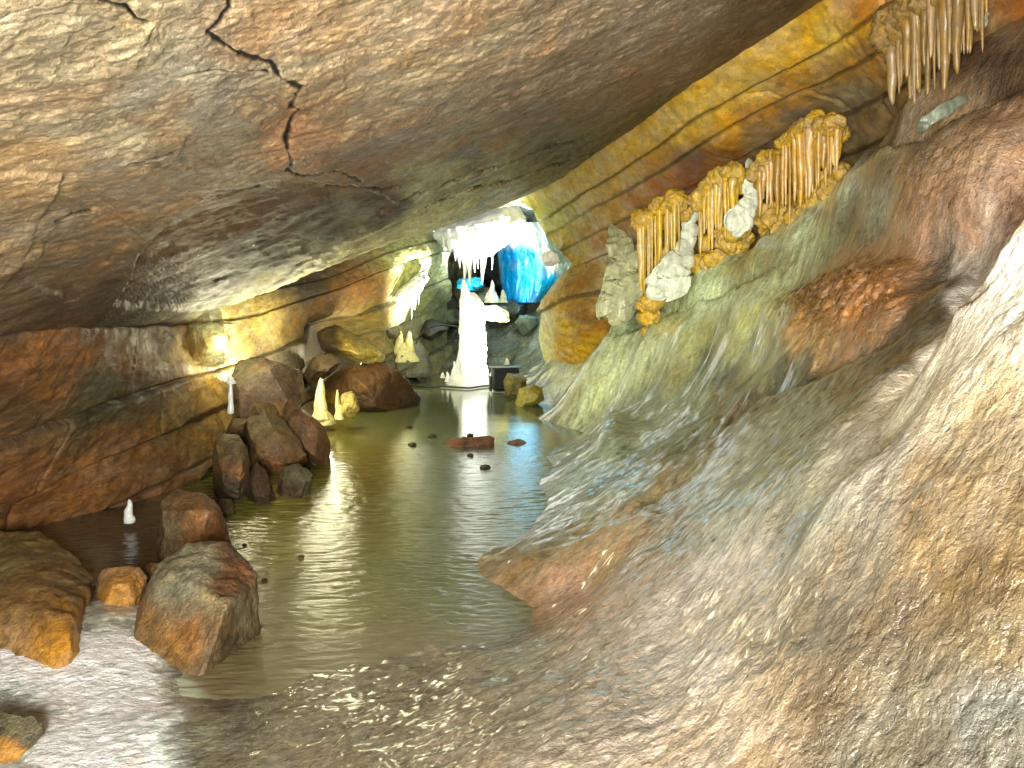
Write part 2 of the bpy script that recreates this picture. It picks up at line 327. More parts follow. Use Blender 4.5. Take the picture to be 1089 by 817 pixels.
# mineral streaks that run with the flow, some pale calcite patches
stk = fbm(rotz(base, -.5) * [3, 12, 6], 4)[..., None]
C = C * (1 + .35 * stk)
pxx, pyy = pix(base)
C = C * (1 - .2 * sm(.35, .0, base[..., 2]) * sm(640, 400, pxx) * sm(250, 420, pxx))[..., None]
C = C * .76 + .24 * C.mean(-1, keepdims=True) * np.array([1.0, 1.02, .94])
C *= (1 + .6 * sm(900, 800, pxx) * sm(560, 640, pxx) * sm(470, 380, pyy) + .35 * sm(880, 800, pxx) * sm(240, 330, pxx) * sm(520, 620, pyy) + .5 * sm(930, 990, pxx) * sm(300, 260, pyy) - .42 * sm(830, 950, pxx + .3 * (pyy - 500)) * sm(420, 520, pyy))[..., None]  # mid slope lightened, near right darkened in the colour to offset lamp falloff
wx = px + 0 * px; wy = py
wl = fbm(rotz(base, -.5) * [6, 20, 12], 3)
for pts, w, cc, am in [([(905,180),(880,215),(845,250)], 16, (206,214,192), .95), ([(760,315),(715,360),(665,405),(615,445)], 17, (210,218,184), .95), ([(800,370),(750,400),(700,450),(640,500)], 10, (150,160,140), .7), ([(930,170),(960,150),(1000,130)], 8, (150,150,130), .6), ([(690,345),(650,380),(610,410)], 8, (196,202,170), .8), ([(835,335),(800,345),(780,365)], 9, (180,178,120), .6),
                   ([(775,270),(745,290),(720,300),(690,322)], 6, (190,200,180), .7), ([(870,255),(840,300),(800,315),(740,340)], 12, (180,188,158), .75), ([(660,350),(620,385),(590,415)], 9, (190,196,166), .8),
                   ([(1000,240),(960,250),(925,275)], 8, (150,120,96), .4), ([(700,440),(650,490),(600,530)], 20, (128,138,122), .5), ([(880,440),(830,480),(760,520)], 18, (142,136,126), .4)]:
    d, _s = np.full(px.shape, 1e9), 0
    for (x0, y0), (x1, y1) in zip(pts[:-1], pts[1:]):
        dx, dy = x1 - x0, y1 - y0; u = np.clip(((px - x0) * dx + (py - y0) * dy) / (dx * dx + dy * dy), 0, 1)
        d = np.minimum(d, np.hypot(px - x0 - u * dx, py - y0 - u * dy))
    k = (am * np.exp(-(d / w) ** 2) * np.clip(.85 + 2.2 * wl, 0, 1))[..., None]
    C = C * (1 - k) + k * lin(cc)
midz = sm(2.6, 3.6, dist)
C *= (1 + .28 * rip + (.25 + .3 * midz) * fbm(base * 20, 3) + .45 * midz * fbm(base * 7, 3) + .15 * noise(base * 70))[..., None]
C = np.clip(C, .01, .9)
foam = sm(.42, .6, C.min(-1)) * sm(330, 240, pxx) * sm(600, 650, pyy)
C = C * (1 + .35 * foam[..., None])
ck = np.clip(crust * 1.4, 0, 1)[..., None] * .65
C = C * (1 - ck) + ck * lin((132, 88, 40)) * (.75 + 1.3 * np.abs(fbm(base * [16, 10, 10], 4)))[..., None] * (1 + .5 * fbm(base * 5, 3))[..., None]
C = np.clip(C, .01, .93)
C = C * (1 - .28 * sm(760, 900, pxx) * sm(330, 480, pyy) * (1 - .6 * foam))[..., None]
gm = (sm(560, 640, pxx) * sm(930, 840, pxx) * sm(620, 520, pyy))[..., None]
C = C * (1 + gm * (np.array([.98, 1.07, .88]) - 1))
C = np.clip(C, .01, .93)
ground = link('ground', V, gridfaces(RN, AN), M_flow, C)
tag(ground, kind='structure')
tag(ground, 'wet rippled flowstone floor and slope rising to the right of the stream')

# ------------------------------------------------------------------ water
COLW = [(500,450,(92,96,70)),(520,500,(84,92,74)),(400,500,(104,98,46)),(350,470,(88,84,44)),(280,580,(140,134,66)),(300,540,(130,124,58)),(420,560,(104,102,58)),(450,600,(92,94,64)),(500,640,(96,98,78)),(350,640,(104,100,66)),(520,660,(106,104,86)),(300,700,(94,84,62)),(230,720,(96,84,62)),(250,680,(92,84,56)),(350,700,(100,90,70)),(420,690,(104,94,74)),(480,690,(108,98,80)),(120,570,(74,64,52)),(160,600,(66,54,42)),(450,430,(100,104,80)),(520,420,(116,122,104)),(440,380,(76,80,62)),(400,450,(104,106,70)),(540,380,(86,92,78)),(350,520,(116,110,50)),(560,500,(88,94,74)),(90,590,(88,86,74)),(110,680,(190,198,192)),(60,730,(205,215,210)),(180,740,(150,154,140))]  # golden spots at left also stand in for reflected lamplight
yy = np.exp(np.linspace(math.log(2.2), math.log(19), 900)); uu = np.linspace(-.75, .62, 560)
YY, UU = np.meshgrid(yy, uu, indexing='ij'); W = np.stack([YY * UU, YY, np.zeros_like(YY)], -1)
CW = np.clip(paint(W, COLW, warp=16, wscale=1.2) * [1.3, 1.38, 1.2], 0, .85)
w0 = W.copy(); cur = fbm(w0 * [.7, .7, 1], 2) * .35
wq = np.stack([w0[..., 0] + cur, w0[..., 1] + .5 * cur, w0[..., 2]], -1)
calm = sm(9.2, 6.2, YY) * (.45 + .55 * sm(-.2, .3, fbm(w0 * [.8, .8, 1] + 8, 3)))
W[..., 2] += calm * (.008 * ridged(wq * [4.2, 15, 1], 3) + .003 * fbm(wq * [11, 30, 1], 2)) + .0006 * fbm(w0 * [2, 4, 1], 2)
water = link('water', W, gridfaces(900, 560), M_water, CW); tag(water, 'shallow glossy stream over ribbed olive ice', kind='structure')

#=================================================================== CEILING
def ceil_d(px, py):                     # bed plane z = 2.4 + .47 x
    a, b = ray(px, py); return .8 / np.maximum(b - .47 * a, .04)
ex = [-700, 0, 100, 200, 300, 380, 470, 520, 562, 640, 700, 800, 870, 1000, 1500]
ey = [372, 356, 350, 341, 303, 270, 240, 224, 214, 158, 117, 55, 2, -80, -400]
cx_ = np.concatenate([np.linspace(-420, -12, 60)[:-1], np.linspace(-12, 900, 840), np.linspace(900, 1450, 90)[1:]]); nx = len(cx_); E = np.interp(cx_, ex, ey)
top = -620.; ymid = np.minimum(-12., E - 60)
PY = np.concatenate([top + (ymid - top)[None] * np.linspace(0, 1, 70)[:-1, None], ymid[None] + (E - ymid)[None] * np.linspace(0, 1, 400)[:, None]], 0)
ny = PY.shape[0]; PX = np.broadcast_to(cx_, (ny, nx)).copy()
D = ceil_d(PX, PY)
V = P(PX, PY, D); base = V.copy()
lip = sm(34, 0, E[None] - PY) * sm(180, 260, PX) * sm(640, 560, PX)
V = P(PX, PY, D * (1 + .12 * lip ** 1.5))
NRM = gnormals(V)
tex = fbm(rotz(base, .5) * [1.2, .5, 1.2], 5)
disp = .03 * tex
# thin shaly plates: terraces of a stretched noise field
q = fbm(rotz(base, .5) * [1.6, 1., 1.6] + 40, 5) * 9
disp += .006 * (np.floor(q) + sm(.35, .6, q - np.floor(q)))/1.5
q2 = fbm(rotz(base, .62) * [5, 3., 5] + 11, 5) * 6
disp += .0028 * (np.floor(q2) + sm(.3, .6, q2 - np.floor(q2)))
disp += .003 * fbm(rotz(base, .5) * [18, 8, 18], 3) + .002 * ridged(rotz(base, .3) * [30, 16, 30], 3)
# steps: slabs that hang lower on one side of a line (picture coordinates of the survey)
def polyside(pts, X, Y):
    """signed distance to an open polyline, + on its left going along it"""
    best = np.full(X.shape, 1e9); sgn = np.ones(X.shape)
    for (x0, y0), (x1, y1) in zip(pts[:-1], pts[1:]):
        dx, dy = x1 - x0, y1 - y0; L2 = dx * dx + dy * dy
        u = np.clip(((X - x0) * dx + (Y - y0) * dy) / L2, 0, 1)
        d = np.hypot(X - x0 - u * dx, Y - y0 - u * dy); s = np.sign(dx * (Y - y0) - dy * (X - x0))
        m = d < best; best = np.where(m, d, best); sgn = np.where(m, s, sgn)
    return best, sgn
jx = 3.5 * fbm(base * 9, 4); jy = 3.5 * fbm(base * 9 + 60, 4)
JX, JY = PX + jx, PY + jy
CR = [([(245,-20),(248,15),(222,38),(258,62),(290,70),(300,84),(320,88),(313,98),(310,115),(318,118),(308,138),(303,148),(306,168),(302,174),(318,184),(342,188),(365,187),(385,195)], 2.1, .02, .03),
      ([(352,206),(372,206),(395,204),(412,206),(428,200)], 1.5, .03, .02),
      ([(105,-2),(122,4),(138,9),(146,22),(160,26)], 1.7, .03, 0), ([(-30,18),(0,11),(33,-2)], 1.7, .03, 0),
      ([(195,80),(230,76),(258,78),(285,78)], 1., .02, 0), ([(135,172),(160,166),(182,160)], 1., .02, 0), ([(225,208),(262,202),(275,196)], 1., .02, .01),
      ([(60,240),(80,236),(100,232)], 1., .02, 0),
      ([(426,212),(470,196),(510,180),(545,170),(590,155),(620,146)], 1.4, .03, .03),
      ([(448,222),(500,200),(545,190),(585,176),(640,160),(690,128),(760,84),(830,40)], 1.2, .03, .02)]
prof = np.clip(fbm(base * 9 + 7, 2) * 1.4 + .75, .15, 1.4)
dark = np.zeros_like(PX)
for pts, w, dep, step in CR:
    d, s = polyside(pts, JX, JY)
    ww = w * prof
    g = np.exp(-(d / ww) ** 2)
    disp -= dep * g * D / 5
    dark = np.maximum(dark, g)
# hanging plates with a clean edge
for poly, dep in [([(302,174),(308,138),(318,118),(310,98),(320,88),(300,72),(258,62),(222,38),(248,10),(260,-200),(900,-200),(800,40),(600,150),(430,204),(345,190)], .0),
                  ([(66,182),(-60,176),(-60,330),(5,305),(30,270),(50,225)], .012),
                  ([(228,200),(180,235),(150,270),(120,330),(220,330),(330,285),(430,215),(380,200),(300,196)], -.025),
                  ([(50,250),(30,300),(70,320),(150,250),(105,205)], -.012), ([(150,145),(200,140),(190,165),(120,180)], .008), ([(100,50),(170,25),(150,50),(110,65)], .007)]:
    inside = np.zeros(PX.shape, bool); dm = np.full(PX.shape, 1e9)
    n = len(poly)
    for k in range(n):
        (x0, y0), (x1, y1) = poly[k], poly[(k + 1) % n]
        cond = ((y0 > JY) != (y1 > JY)) & (JX < (x1 - x0) * (JY - y0) / (y1 - y0 + 1e-9) + x0); inside ^= cond
        dx, dy = x1 - x0, y1 - y0; u = np.clip(((JX - x0) * dx + (JY - y0) * dy) / (dx * dx + dy * dy), 0, 1)
        dm = np.minimum(dm, np.hypot(JX - x0 - u * dx, JY - y0 - u * dy))
    disp += dep * np.where(inside, sm(0, 4.5, dm), 0)
# crumbly broken seam just above the yellow wall and along the lamp-lit lip
seam = sm(46, 4, E[None] - PY) * sm(540, 600, PX)
disp += seam * .05 * ridged(rotz(base, .4) * [5, 2.2, 5], 4)
lips = sm(70, 10, E[None] - PY) * sm(170, 240, PX) * sm(600, 480, PX)
disp += lips * .03 * ridged(rotz(base, .7) * [6, 2.2, 6], 4)
rimf = sm(30, 3, E[None] - PY) * sm(560, 620, PX)
disp = disp * (1 - .85 * rimf) + rimf * (.012 * fbm(base * 4, 3))
V = V + NRM * disp[..., None]
COLC = [(30,60,(158,140,110)),(100,40,(150,134,110)),(60,120,(150,132,104)),(150,100,(140,128,112)),(200,60,(150,142,124)),(130,150,(162,140,104)),(230,120,(128,114,96)),(270,100,(134,116,92)),(180,130,(150,122,84)),(160,40,(166,150,118)),
 (30,200,(158,126,86)),(50,190,(166,132,88)),(20,240,(150,124,90)),(80,230,(116,100,82)),(130,200,(128,106,84)),(110,230,(132,98,60)),(180,190,(120,102,84)),(250,180,(122,108,88)),(200,220,(130,104,74)),(100,270,(116,88,54)),(170,260,(104,76,44)),(20,300,(112,92,66)),(80,310,(108,84,56)),(160,300,(92,72,50)),(60,330,(98,70,46)),
 (250,220,(96,64,38)),(230,240,(104,62,30)),(300,230,(90,60,38)),(200,280,(88,60,42)),(270,270,(74,56,44)),(340,240,(80,58,44)),(230,300,(70,56,46)),(190,320,(66,50,40)),(120,330,(78,60,44)),
 (320,60,(160,144,118)),(360,30,(158,142,112)),(340,120,(150,120,86)),(330,170,(148,106,70)),(320,140,(158,106,66)),(380,100,(146,124,98)),(400,170,(136,98,70)),(430,60,(156,138,110)),(460,120,(130,112,96)),(430,150,(132,104,84)),(400,190,(120,84,60)),(500,30,(150,130,104)),(560,60,(142,118,96)),(600,20,(138,118,98)),(540,110,(126,106,92)),(500,170,(112,92,78)),(620,80,(128,108,92)),(680,30,(132,116,104)),(750,20,(118,100,86)),(720,60,(116,90,68)),(640,120,(112,92,78)),(690,90,(120,84,58)),(800,30,(96,72,50)),(770,50,(104,74,48)),(850,-10,(90,66,46)),(580,130,(110,92,82)),
 (570,155,(104,92,70)),(590,160,(60,54,42)),(620,150,(92,84,60)),(660,140,(110,92,60)),(700,115,(90,84,52)),(640,155,(108,98,58)),(520,185,(150,146,104)),(480,195,(160,160,120)),(450,210,(176,178,138)),(530,200,(170,162,110)),(560,190,(140,128,80)),(600,175,(128,116,66)),
 (470,218,(196,192,140)),(440,235,(206,202,150)),(400,255,(220,216,168)),(370,270,(226,222,176)),(330,287,(220,214,160)),(290,304,(216,206,150)),(250,320,(222,216,166)),(215,334,(206,204,160)),(500,222,(206,204,150)),(540,212,(200,196,140)),(520,210,(176,166,104)),(480,230,(210,206,160)),  # pale calcite lip, with yellow lamplight put into its colour
 (400,228,(92,70,50)),(420,222,(70,56,44)),(360,252,(80,74,62)),(340,262,(150,150,130)),(300,284,(70,66,56)),(270,296,(140,142,122)),(240,310,(80,76,64)),(220,322,(130,132,112)),(330,270,(80,74,60)),(380,240,(120,116,92)),(460,205,(150,146,110)),(350,225,(84,60,46))]
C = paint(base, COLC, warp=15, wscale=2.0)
rust = sm(.12, .42, fbm(rotz(base, .5) * [1.6, .7, 1.6] + 77, 4))[..., None] * (1 - lips)[..., None]
C = C * (1 - .35 * rust) + .35 * rust * lin((158, 104, 58)) * (C.mean(-1, keepdims=True) / .17)
grey = sm(.1, .4, fbm(rotz(base, .5) * [2, .8, 2] + 177, 4))[..., None] * (1 - lips)[..., None]
C = C * (1 - .4 * grey) + .4 * grey * C.mean(-1, keepdims=True) * np.array([1.02, 1., .98])
C *= (1 + .3 * fbm(rotz(base, .55) * [7, 3.6, 7], 4) + .25 * fbm(rotz(base, .35) * [24, 13, 24], 4) + .12 * noise(base * 60))[..., None]
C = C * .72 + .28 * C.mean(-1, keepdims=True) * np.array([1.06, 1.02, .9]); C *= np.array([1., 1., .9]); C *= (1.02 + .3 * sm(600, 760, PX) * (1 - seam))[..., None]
C *= (1 - .16 * sm(420, 200, PX) * sm(230, 120, PY))[..., None]  # near left darkened, right side lightened in the colour to even out the lighting
C = C * (1 - .97 * np.clip(dark * 1.8, 0, 1)[..., None])  # painted shade: crack grooves blackened in the colour
C = np.clip(C, .004, .85)
# turn the rim up and away so the roof bed has its own thickness
rim = [V]; crow = [C]
up = V[-1].copy()
for k in range(1, 14):
    up = up + np.array([0, .03, .04]) + .01 * fbm(up * 6, 2)[:, None]
    rim.append(up[None].copy()); crow.append(C[-1][None])
V = np.concatenate(rim, 0); C = np.concatenate(crow, 0)
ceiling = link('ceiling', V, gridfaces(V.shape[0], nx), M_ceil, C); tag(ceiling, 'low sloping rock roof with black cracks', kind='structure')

#=================================================================== bedding relief used on both walls
def beds(base, edges, amp, seed, joint=1.2, gap=.05):
    """step profile across the beds plus joints; returns displacement and bed index"""
    b = base[..., 2] - .47 * base[..., 0] + .05 * fbm(base * [.6, .6, .6] + seed, 3) + .012 * fbm(base * 6 + seed, 3)
    idx = np.searchsorted(edges, b.ravel()).reshape(b.shape)
    e = np.concatenate([[-99], edges, [99]])
    dlo = b - e[idx]; dhi = e[idx + 1] - b; de = np.minimum(dlo, dhi)
    off = hash01(idx * 3.7 + seed) - .5
    disp = amp * off * 2
    w = .014
    disp = disp - gap * np.exp(-(de / w) ** 2) * (hash01(idx + seed * 2.) * .8 + .3)
    s = base[..., 1] + .35 * base[..., 0] + .06 * fbm(base * 4 + 9, 3)
    jo = s / (joint * (.5 + hash01(idx * 1.3 + seed))) + hash01(idx * 9.1) * 7
    cell = np.floor(jo + .35 * noise(np.stack([np.floor(jo), idx * 1., 0 * jo], -1) * 5.3))
    fj = np.minimum(jo - np.floor(jo), 1 - (jo - np.floor(jo)))
    disp = disp + amp * .5 * (hash01(cell * 5.1 + idx * 2.2) - .5)
    disp = disp - gap * .7 * np.exp(-(fj * joint / .016) ** 2) * (hash01(cell + idx) > .35)
    return disp, idx, np.exp(-(de / (w * 1.3)) ** 2)

#=================================================================== LEFT + BACK WALL
LW = [(-500,330,2.2),(-500,620,3.2),(0,345,3.95),(0,460,4.6),(0,573,5.25),(100,345,4.85),(100,450,5.4),(100,555,5.75),(200,345,7.05),(200,430,6.75),(190,530,6.45),(240,380,7.9),(250,450,7.2),(270,360,8.8),(300,340,9.6),(330,320,10.2),(400,300,11.3),(460,270,12.9),(480,310,14.5),
      (310,400,9.6),(360,370,11.4),(420,350,12.9),(440,330,13.5),(-100,340,3.4),(-100,600,4.75),(350,430,10.3),(420,400,12.5),(480,370,15),(330,250,11.5),(450,200,14.5),(100,250,5.4),(-300,200,2.6),(480,240,15)]
fd = tps([(a, b) for a, b, _ in LW], [1 / c for *_, c in LW], 1e-5)
ncx, nry = 760, 460
cxs = np.linspace(-420, 478, ncx)
ytop = np.interp(cxs, ex, ey) - 55; ybot = np.interp(cxs, [-420, 0, 100, 190, 250, 300, 400, 478], [640, 600, 580, 560, 520, 480, 420, 392])
tt = np.linspace(0, 1, nry)[:, None]
PX = np.broadcast_to(cxs, (nry, ncx)).copy(); PY = ytop + (ybot - ytop) * tt
D = 1 / np.maximum(fd(np.stack([PX, PY], -1)), .03)
V = P(PX, PY, D); base = V.copy(); NRM = gnormals(V)
bd, bi, bl = beds(base, np.array([.9, 1.25, 1.62, 1.95, 2.4, 2.62]), .05, 3, 1.5, .03)
disp = bd + .08 * fbm(base * 1.1, 5) + .014 * ridged(base * 5, 4)
# the pale pillar block by the lamp and the hollow behind the boulders
def pb(PX, PY, x0, x1, y0, y1, s=3.):
    return sm(x0 - s, x0 + s, PX) * sm(x1 + s, x1 - s, PX) * sm(y0 - s, y0 + s, PY) * sm(y1 + s, y1 - s, PY)
disp += .16 * pb(PX, PY, 213, 238, 344, 386) - .22 * pb(PX, PY, 335, 400, 345, 400, 12)
# undercut at the foot
yb2 = np.interp(cxs, [-420, 0, 20, 100, 130, 160, 215, 240, 300], [600, 580, 574, 557, 549, 541, 518, 490, 470])
disp -= .45 * sm(-4, 5, PY - yb2[None])
V = V + NRM * disp[..., None]
COLL = [(20,350,(110,78,56)),(80,370,(132,84,50)),(30,400,(122,78,44)),(120,350,(96,64,46)),(150,390,(118,80,54)),(60,410,(116,80,46)),(20,440,(96,70,50)),(90,440,(92,80,58)),(110,420,(88,84,68)),(150,420,(84,68,48)),(50,460,(112,84,56)),
 (40,500,(134,88,54)),(100,500,(138,94,58)),(20,540,(122,78,44)),(80,530,(128,82,46)),(150,470,(126,88,56)),(170,500,(118,84,54)),(180,450,(108,84,44)),(150,530,(116,78,50)),(120,470,(116,82,56)),(190,400,(98,66,36)),(180,360,(88,58,36)),(130,320,(84,58,44)),
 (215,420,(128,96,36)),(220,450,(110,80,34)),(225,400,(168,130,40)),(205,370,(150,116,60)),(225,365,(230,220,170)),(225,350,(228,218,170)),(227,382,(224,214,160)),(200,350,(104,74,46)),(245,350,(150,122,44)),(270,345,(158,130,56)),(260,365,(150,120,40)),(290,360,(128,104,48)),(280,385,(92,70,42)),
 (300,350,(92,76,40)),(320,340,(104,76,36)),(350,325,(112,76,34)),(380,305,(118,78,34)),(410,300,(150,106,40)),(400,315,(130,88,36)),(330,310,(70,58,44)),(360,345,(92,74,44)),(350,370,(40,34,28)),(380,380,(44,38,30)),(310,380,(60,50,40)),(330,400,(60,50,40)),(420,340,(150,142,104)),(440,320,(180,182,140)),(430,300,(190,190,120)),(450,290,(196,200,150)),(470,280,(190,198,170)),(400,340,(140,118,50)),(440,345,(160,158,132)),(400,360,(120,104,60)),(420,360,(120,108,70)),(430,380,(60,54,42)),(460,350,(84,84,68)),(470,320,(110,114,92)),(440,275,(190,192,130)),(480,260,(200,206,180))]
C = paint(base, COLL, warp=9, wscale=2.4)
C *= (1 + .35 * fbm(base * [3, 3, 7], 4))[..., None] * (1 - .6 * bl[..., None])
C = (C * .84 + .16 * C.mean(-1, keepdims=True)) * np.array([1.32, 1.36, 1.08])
C = np.clip(C, .01, .85)
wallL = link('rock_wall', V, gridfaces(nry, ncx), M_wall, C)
tag(wallL, 'reddish brown bedded rock wall along the left side of the stream', 'rock wall')

#=================================================================== RIGHT YELLOW WALL
RW = [(560,215,12.0),(590,260,11.6),(600,330,11.2),(580,380,12.2),(640,250,10.4),(700,200,8.9),(640,330,10.3),(700,117,7.9),(760,150,7.4),(800,55,6.6),(870,2,6.0),(850,90,6.6),(740,260,9.0),(800,200,7.8),(900,120,6.6),(950,60,5.6),(1000,60,5.2),(1000,-40,5.0),(1089,0,4.7),(1089,120,4.6),(1300,-100,3.6),(1300,150,3.6),(700,330,9.8),(900,250,7.2)]
fr = tps([(a, b) for a, b, _ in RW], [1 / c for *_, c in RW], 1e-5)
nry, ncx = 620, 620
rows = np.linspace(-330, 425, nry)
xl = np.interp(rows, [-330, 130, 200, 214, 222, 240, 262, 280, 296, 330, 360, 385, 425], [1180, 640, 556, 557, 572, 574, 590, 606, 600, 572, 570, 576, 590])
xr = np.interp(rows, [-330, 60, 200, 300, 425], [1500, 1500, 1200, 900, 760])
s = np.linspace(0, 1, ncx) ** 1.25
PXf = xl[:, None] + (xr - xl)[:, None] * s[None]; PYf = np.broadcast_to(rows[:, None], PXf.shape)
# keep rows that start above the roof tucked just behind the rim
D = 1 / np.maximum(fr(np.stack([PXf, PYf], -1)), .03)
V = P(PXf, PYf, D); base = V.copy(); NRM = gnormals(V)
bd, bi, bl = beds(base, np.array([.9, 1.3, 1.6, 1.9, 2.12]), .05, 8, 1.3, .03)
disp = bd + .06 * fbm(base * 1.3, 5) + .01 * ridged(base * 6, 4)
pil = np.exp(-(((PXf - 612) / 26) ** 2 + ((PYf - 345) / 50) ** 2) ** 2)
disp += pil * (.15 + .05 * ridged(base * [5, 5, 9], 3))
V = V + NRM * disp[..., None]
COLR = [(570,235,(130,132,60)),(585,260,(142,132,50)),(600,230,(128,128,48)),(640,220,(146,118,52)),(620,200,(150,130,52)),(660,190,(160,134,62)),(640,260,(140,98,44)),(700,180,(150,116,52)),(680,150,(168,138,56)),(720,140,(174,146,62)),(700,200,(140,86,40)),(680,215,(138,96,44)),(740,120,(176,148,66)),(760,100,(172,142,64)),(760,140,(170,130,48)),(800,90,(170,142,66)),(830,70,(170,138,62)),(860,50,(174,140,60)),(880,40,(186,160,70)),(900,30,(182,144,60)),(920,10,(160,110,46)),(950,0,(170,120,60)),(980,-10,(120,70,34)),
 (800,125,(140,104,50)),(840,95,(150,112,54)),(880,75,(140,108,52)),(920,55,(140,104,50)),(960,30,(140,106,60)),(770,165,(124,88,48)),(810,150,(112,90,56)),(850,125,(96,82,60)),(900,95,(110,98,70)),(730,185,(126,74,40)),(740,175,(96,66,40)),(700,230,(132,86,42)),(620,240,(130,110,48)),(600,300,(150,124,36)),(610,340,(176,146,34)),(625,360,(170,136,34)),(600,370,(176,140,50)),(595,330,(170,144,60)),(580,340,(170,172,130)),(575,370,(170,168,110)),(590,300,(160,164,120)),(630,300,(130,96,36)),(630,330,(124,90,34)),(640,350,(130,92,36)),(640,290,(134,104,44)),(605,270,(140,126,50)),
 (650,270,(150,144,120)),(660,300,(150,152,116)),(660,330,(150,152,110)),(1000,60,(120,96,60)),(1050,40,(110,84,50)),(1080,60,(120,80,40)),(1060,100,(90,60,40)),(1010,110,(100,70,46)),(1089,20,(130,84,44)),(900,150,(110,92,60)),(870,160,(90,76,54)),(760,220,(120,92,50)),(820,210,(110,90,60)),(720,300,(110,100,70))]
C = paint(base, COLR, warp=10, wscale=2.2)
C *= (1 + .35 * fbm(base * [3, 3, 8], 4))[..., None] * (1 - .6 * bl[..., None])
C = np.clip(C, .01, .85)
left = [V[:, :1]]; lc = [C[:, :1]]; e = V[:, :1].copy()
for k in range(24):
    e = e + np.array([.06 if k > 5 else .02, .1, 0]) + .02 * fbm(e * 5, 2)[..., None]
    left.insert(0, e.copy()); lc.insert(0, C[:, :1])
V = np.concatenate(left[:-1] + [V], 1); C = np.concatenate(lc[:-1] + [C], 1)
wallR = link('rock_wall', V, gridfaces(V.shape[0], V.shape[1]), M_yel, C)
tag(wallR, 'ochre yellow bedded rock wall above the flowstone slope on the right', 'rock wall')

#=================================================================== END WALL
nry, ncx = 260, 340
PX, PY = np.meshgrid(np.linspace(330, 720, ncx), np.linspace(120, 400, nry))
D = 19 - 4.5 * ((PX - 530) / 150) ** 2 + 2. * fbm(np.stack([PX / 60, PY / 60, 0 * PX], -1), 3) - 3. * sm(320, 400, PY) - 4 * sm(250, 180, PY)
D = np.maximum(D, 13.2)
V = P(PX, PY, D); base = V.copy(); NRM = gnormals(V)
V = V + NRM * (.5 * ridged(base * .8, 5) + .3 * fbm(base * 2, 4))[..., None]
COLE = [(470,290,(120,120,96)),(490,280,(96,100,84)),(450,320,(120,118,90)),(470,330,(96,98,80)),(520,300,(60,74,76)),(530,270,(70,84,86)),(550,240,(150,170,160)),(500,250,(170,180,170)),(560,330,(66,74,72)),(520,330,(60,62,56)),(470,350,(80,84,74)),(500,360,(84,88,76)),(560,360,(92,98,90)),(440,370,(76,76,60)),(545,220,(160,176,168)),(480,310,(140,136,100))]
C = np.clip(paint(base, COLE, warp=10) * (1 + .4 * fbm(base * 2, 4))[..., None], .01, .8)
wallE = link('rock_wall', V, gridfaces(nry, ncx), M_farr, C)
tag(wallE, 'grey rugged rock wall closing the cave beyond the white ice column', 'rock wall')

#=================================================================== ROCKS
def subdiv_hull(pts, edge, name):
    bm = bmesh.new()
    for p in pts: bm.verts.new(tuple(map(float, p)))
    r = bmesh.ops.convex_hull(bm, input=bm.verts)
    bad = [g for g in r['geom_interior'] if isinstance(g, bmesh.types.BMVert)] + [g for g in r['geom_unused'] if isinstance(g, bmesh.types.BMVert)]
    bmesh.ops.delete(bm, geom=list(set(bad)), context='VERTS')
    bmesh.ops.triangulate(bm, faces=bm.faces)
    for it in range(9):
        es = [e for e in bm.edges if e.calc_length() > edge]
        if not es: break
        bmesh.ops.subdivide_edges(bm, edges=es, cuts=1)
        bmesh.ops.triangulate(bm, faces=[f for f in bm.faces if len(f.verts) > 3])
        if len(bm.verts) > 12000: break
    for k in range(1): bmesh.ops.smooth_vert(bm, verts=bm.verts, factor=.5, use_axis_x=True, use_axis_y=True, use_axis_z=True)
    bm.normal_update()
    v = np.array([x.co[:] for x in bm.verts]); n = np.array([x.normal[:] for x in bm.verts]); f = np.array([[q.index for q in t.verts] for t in bm.faces])
    bm.free(); return v, n, f
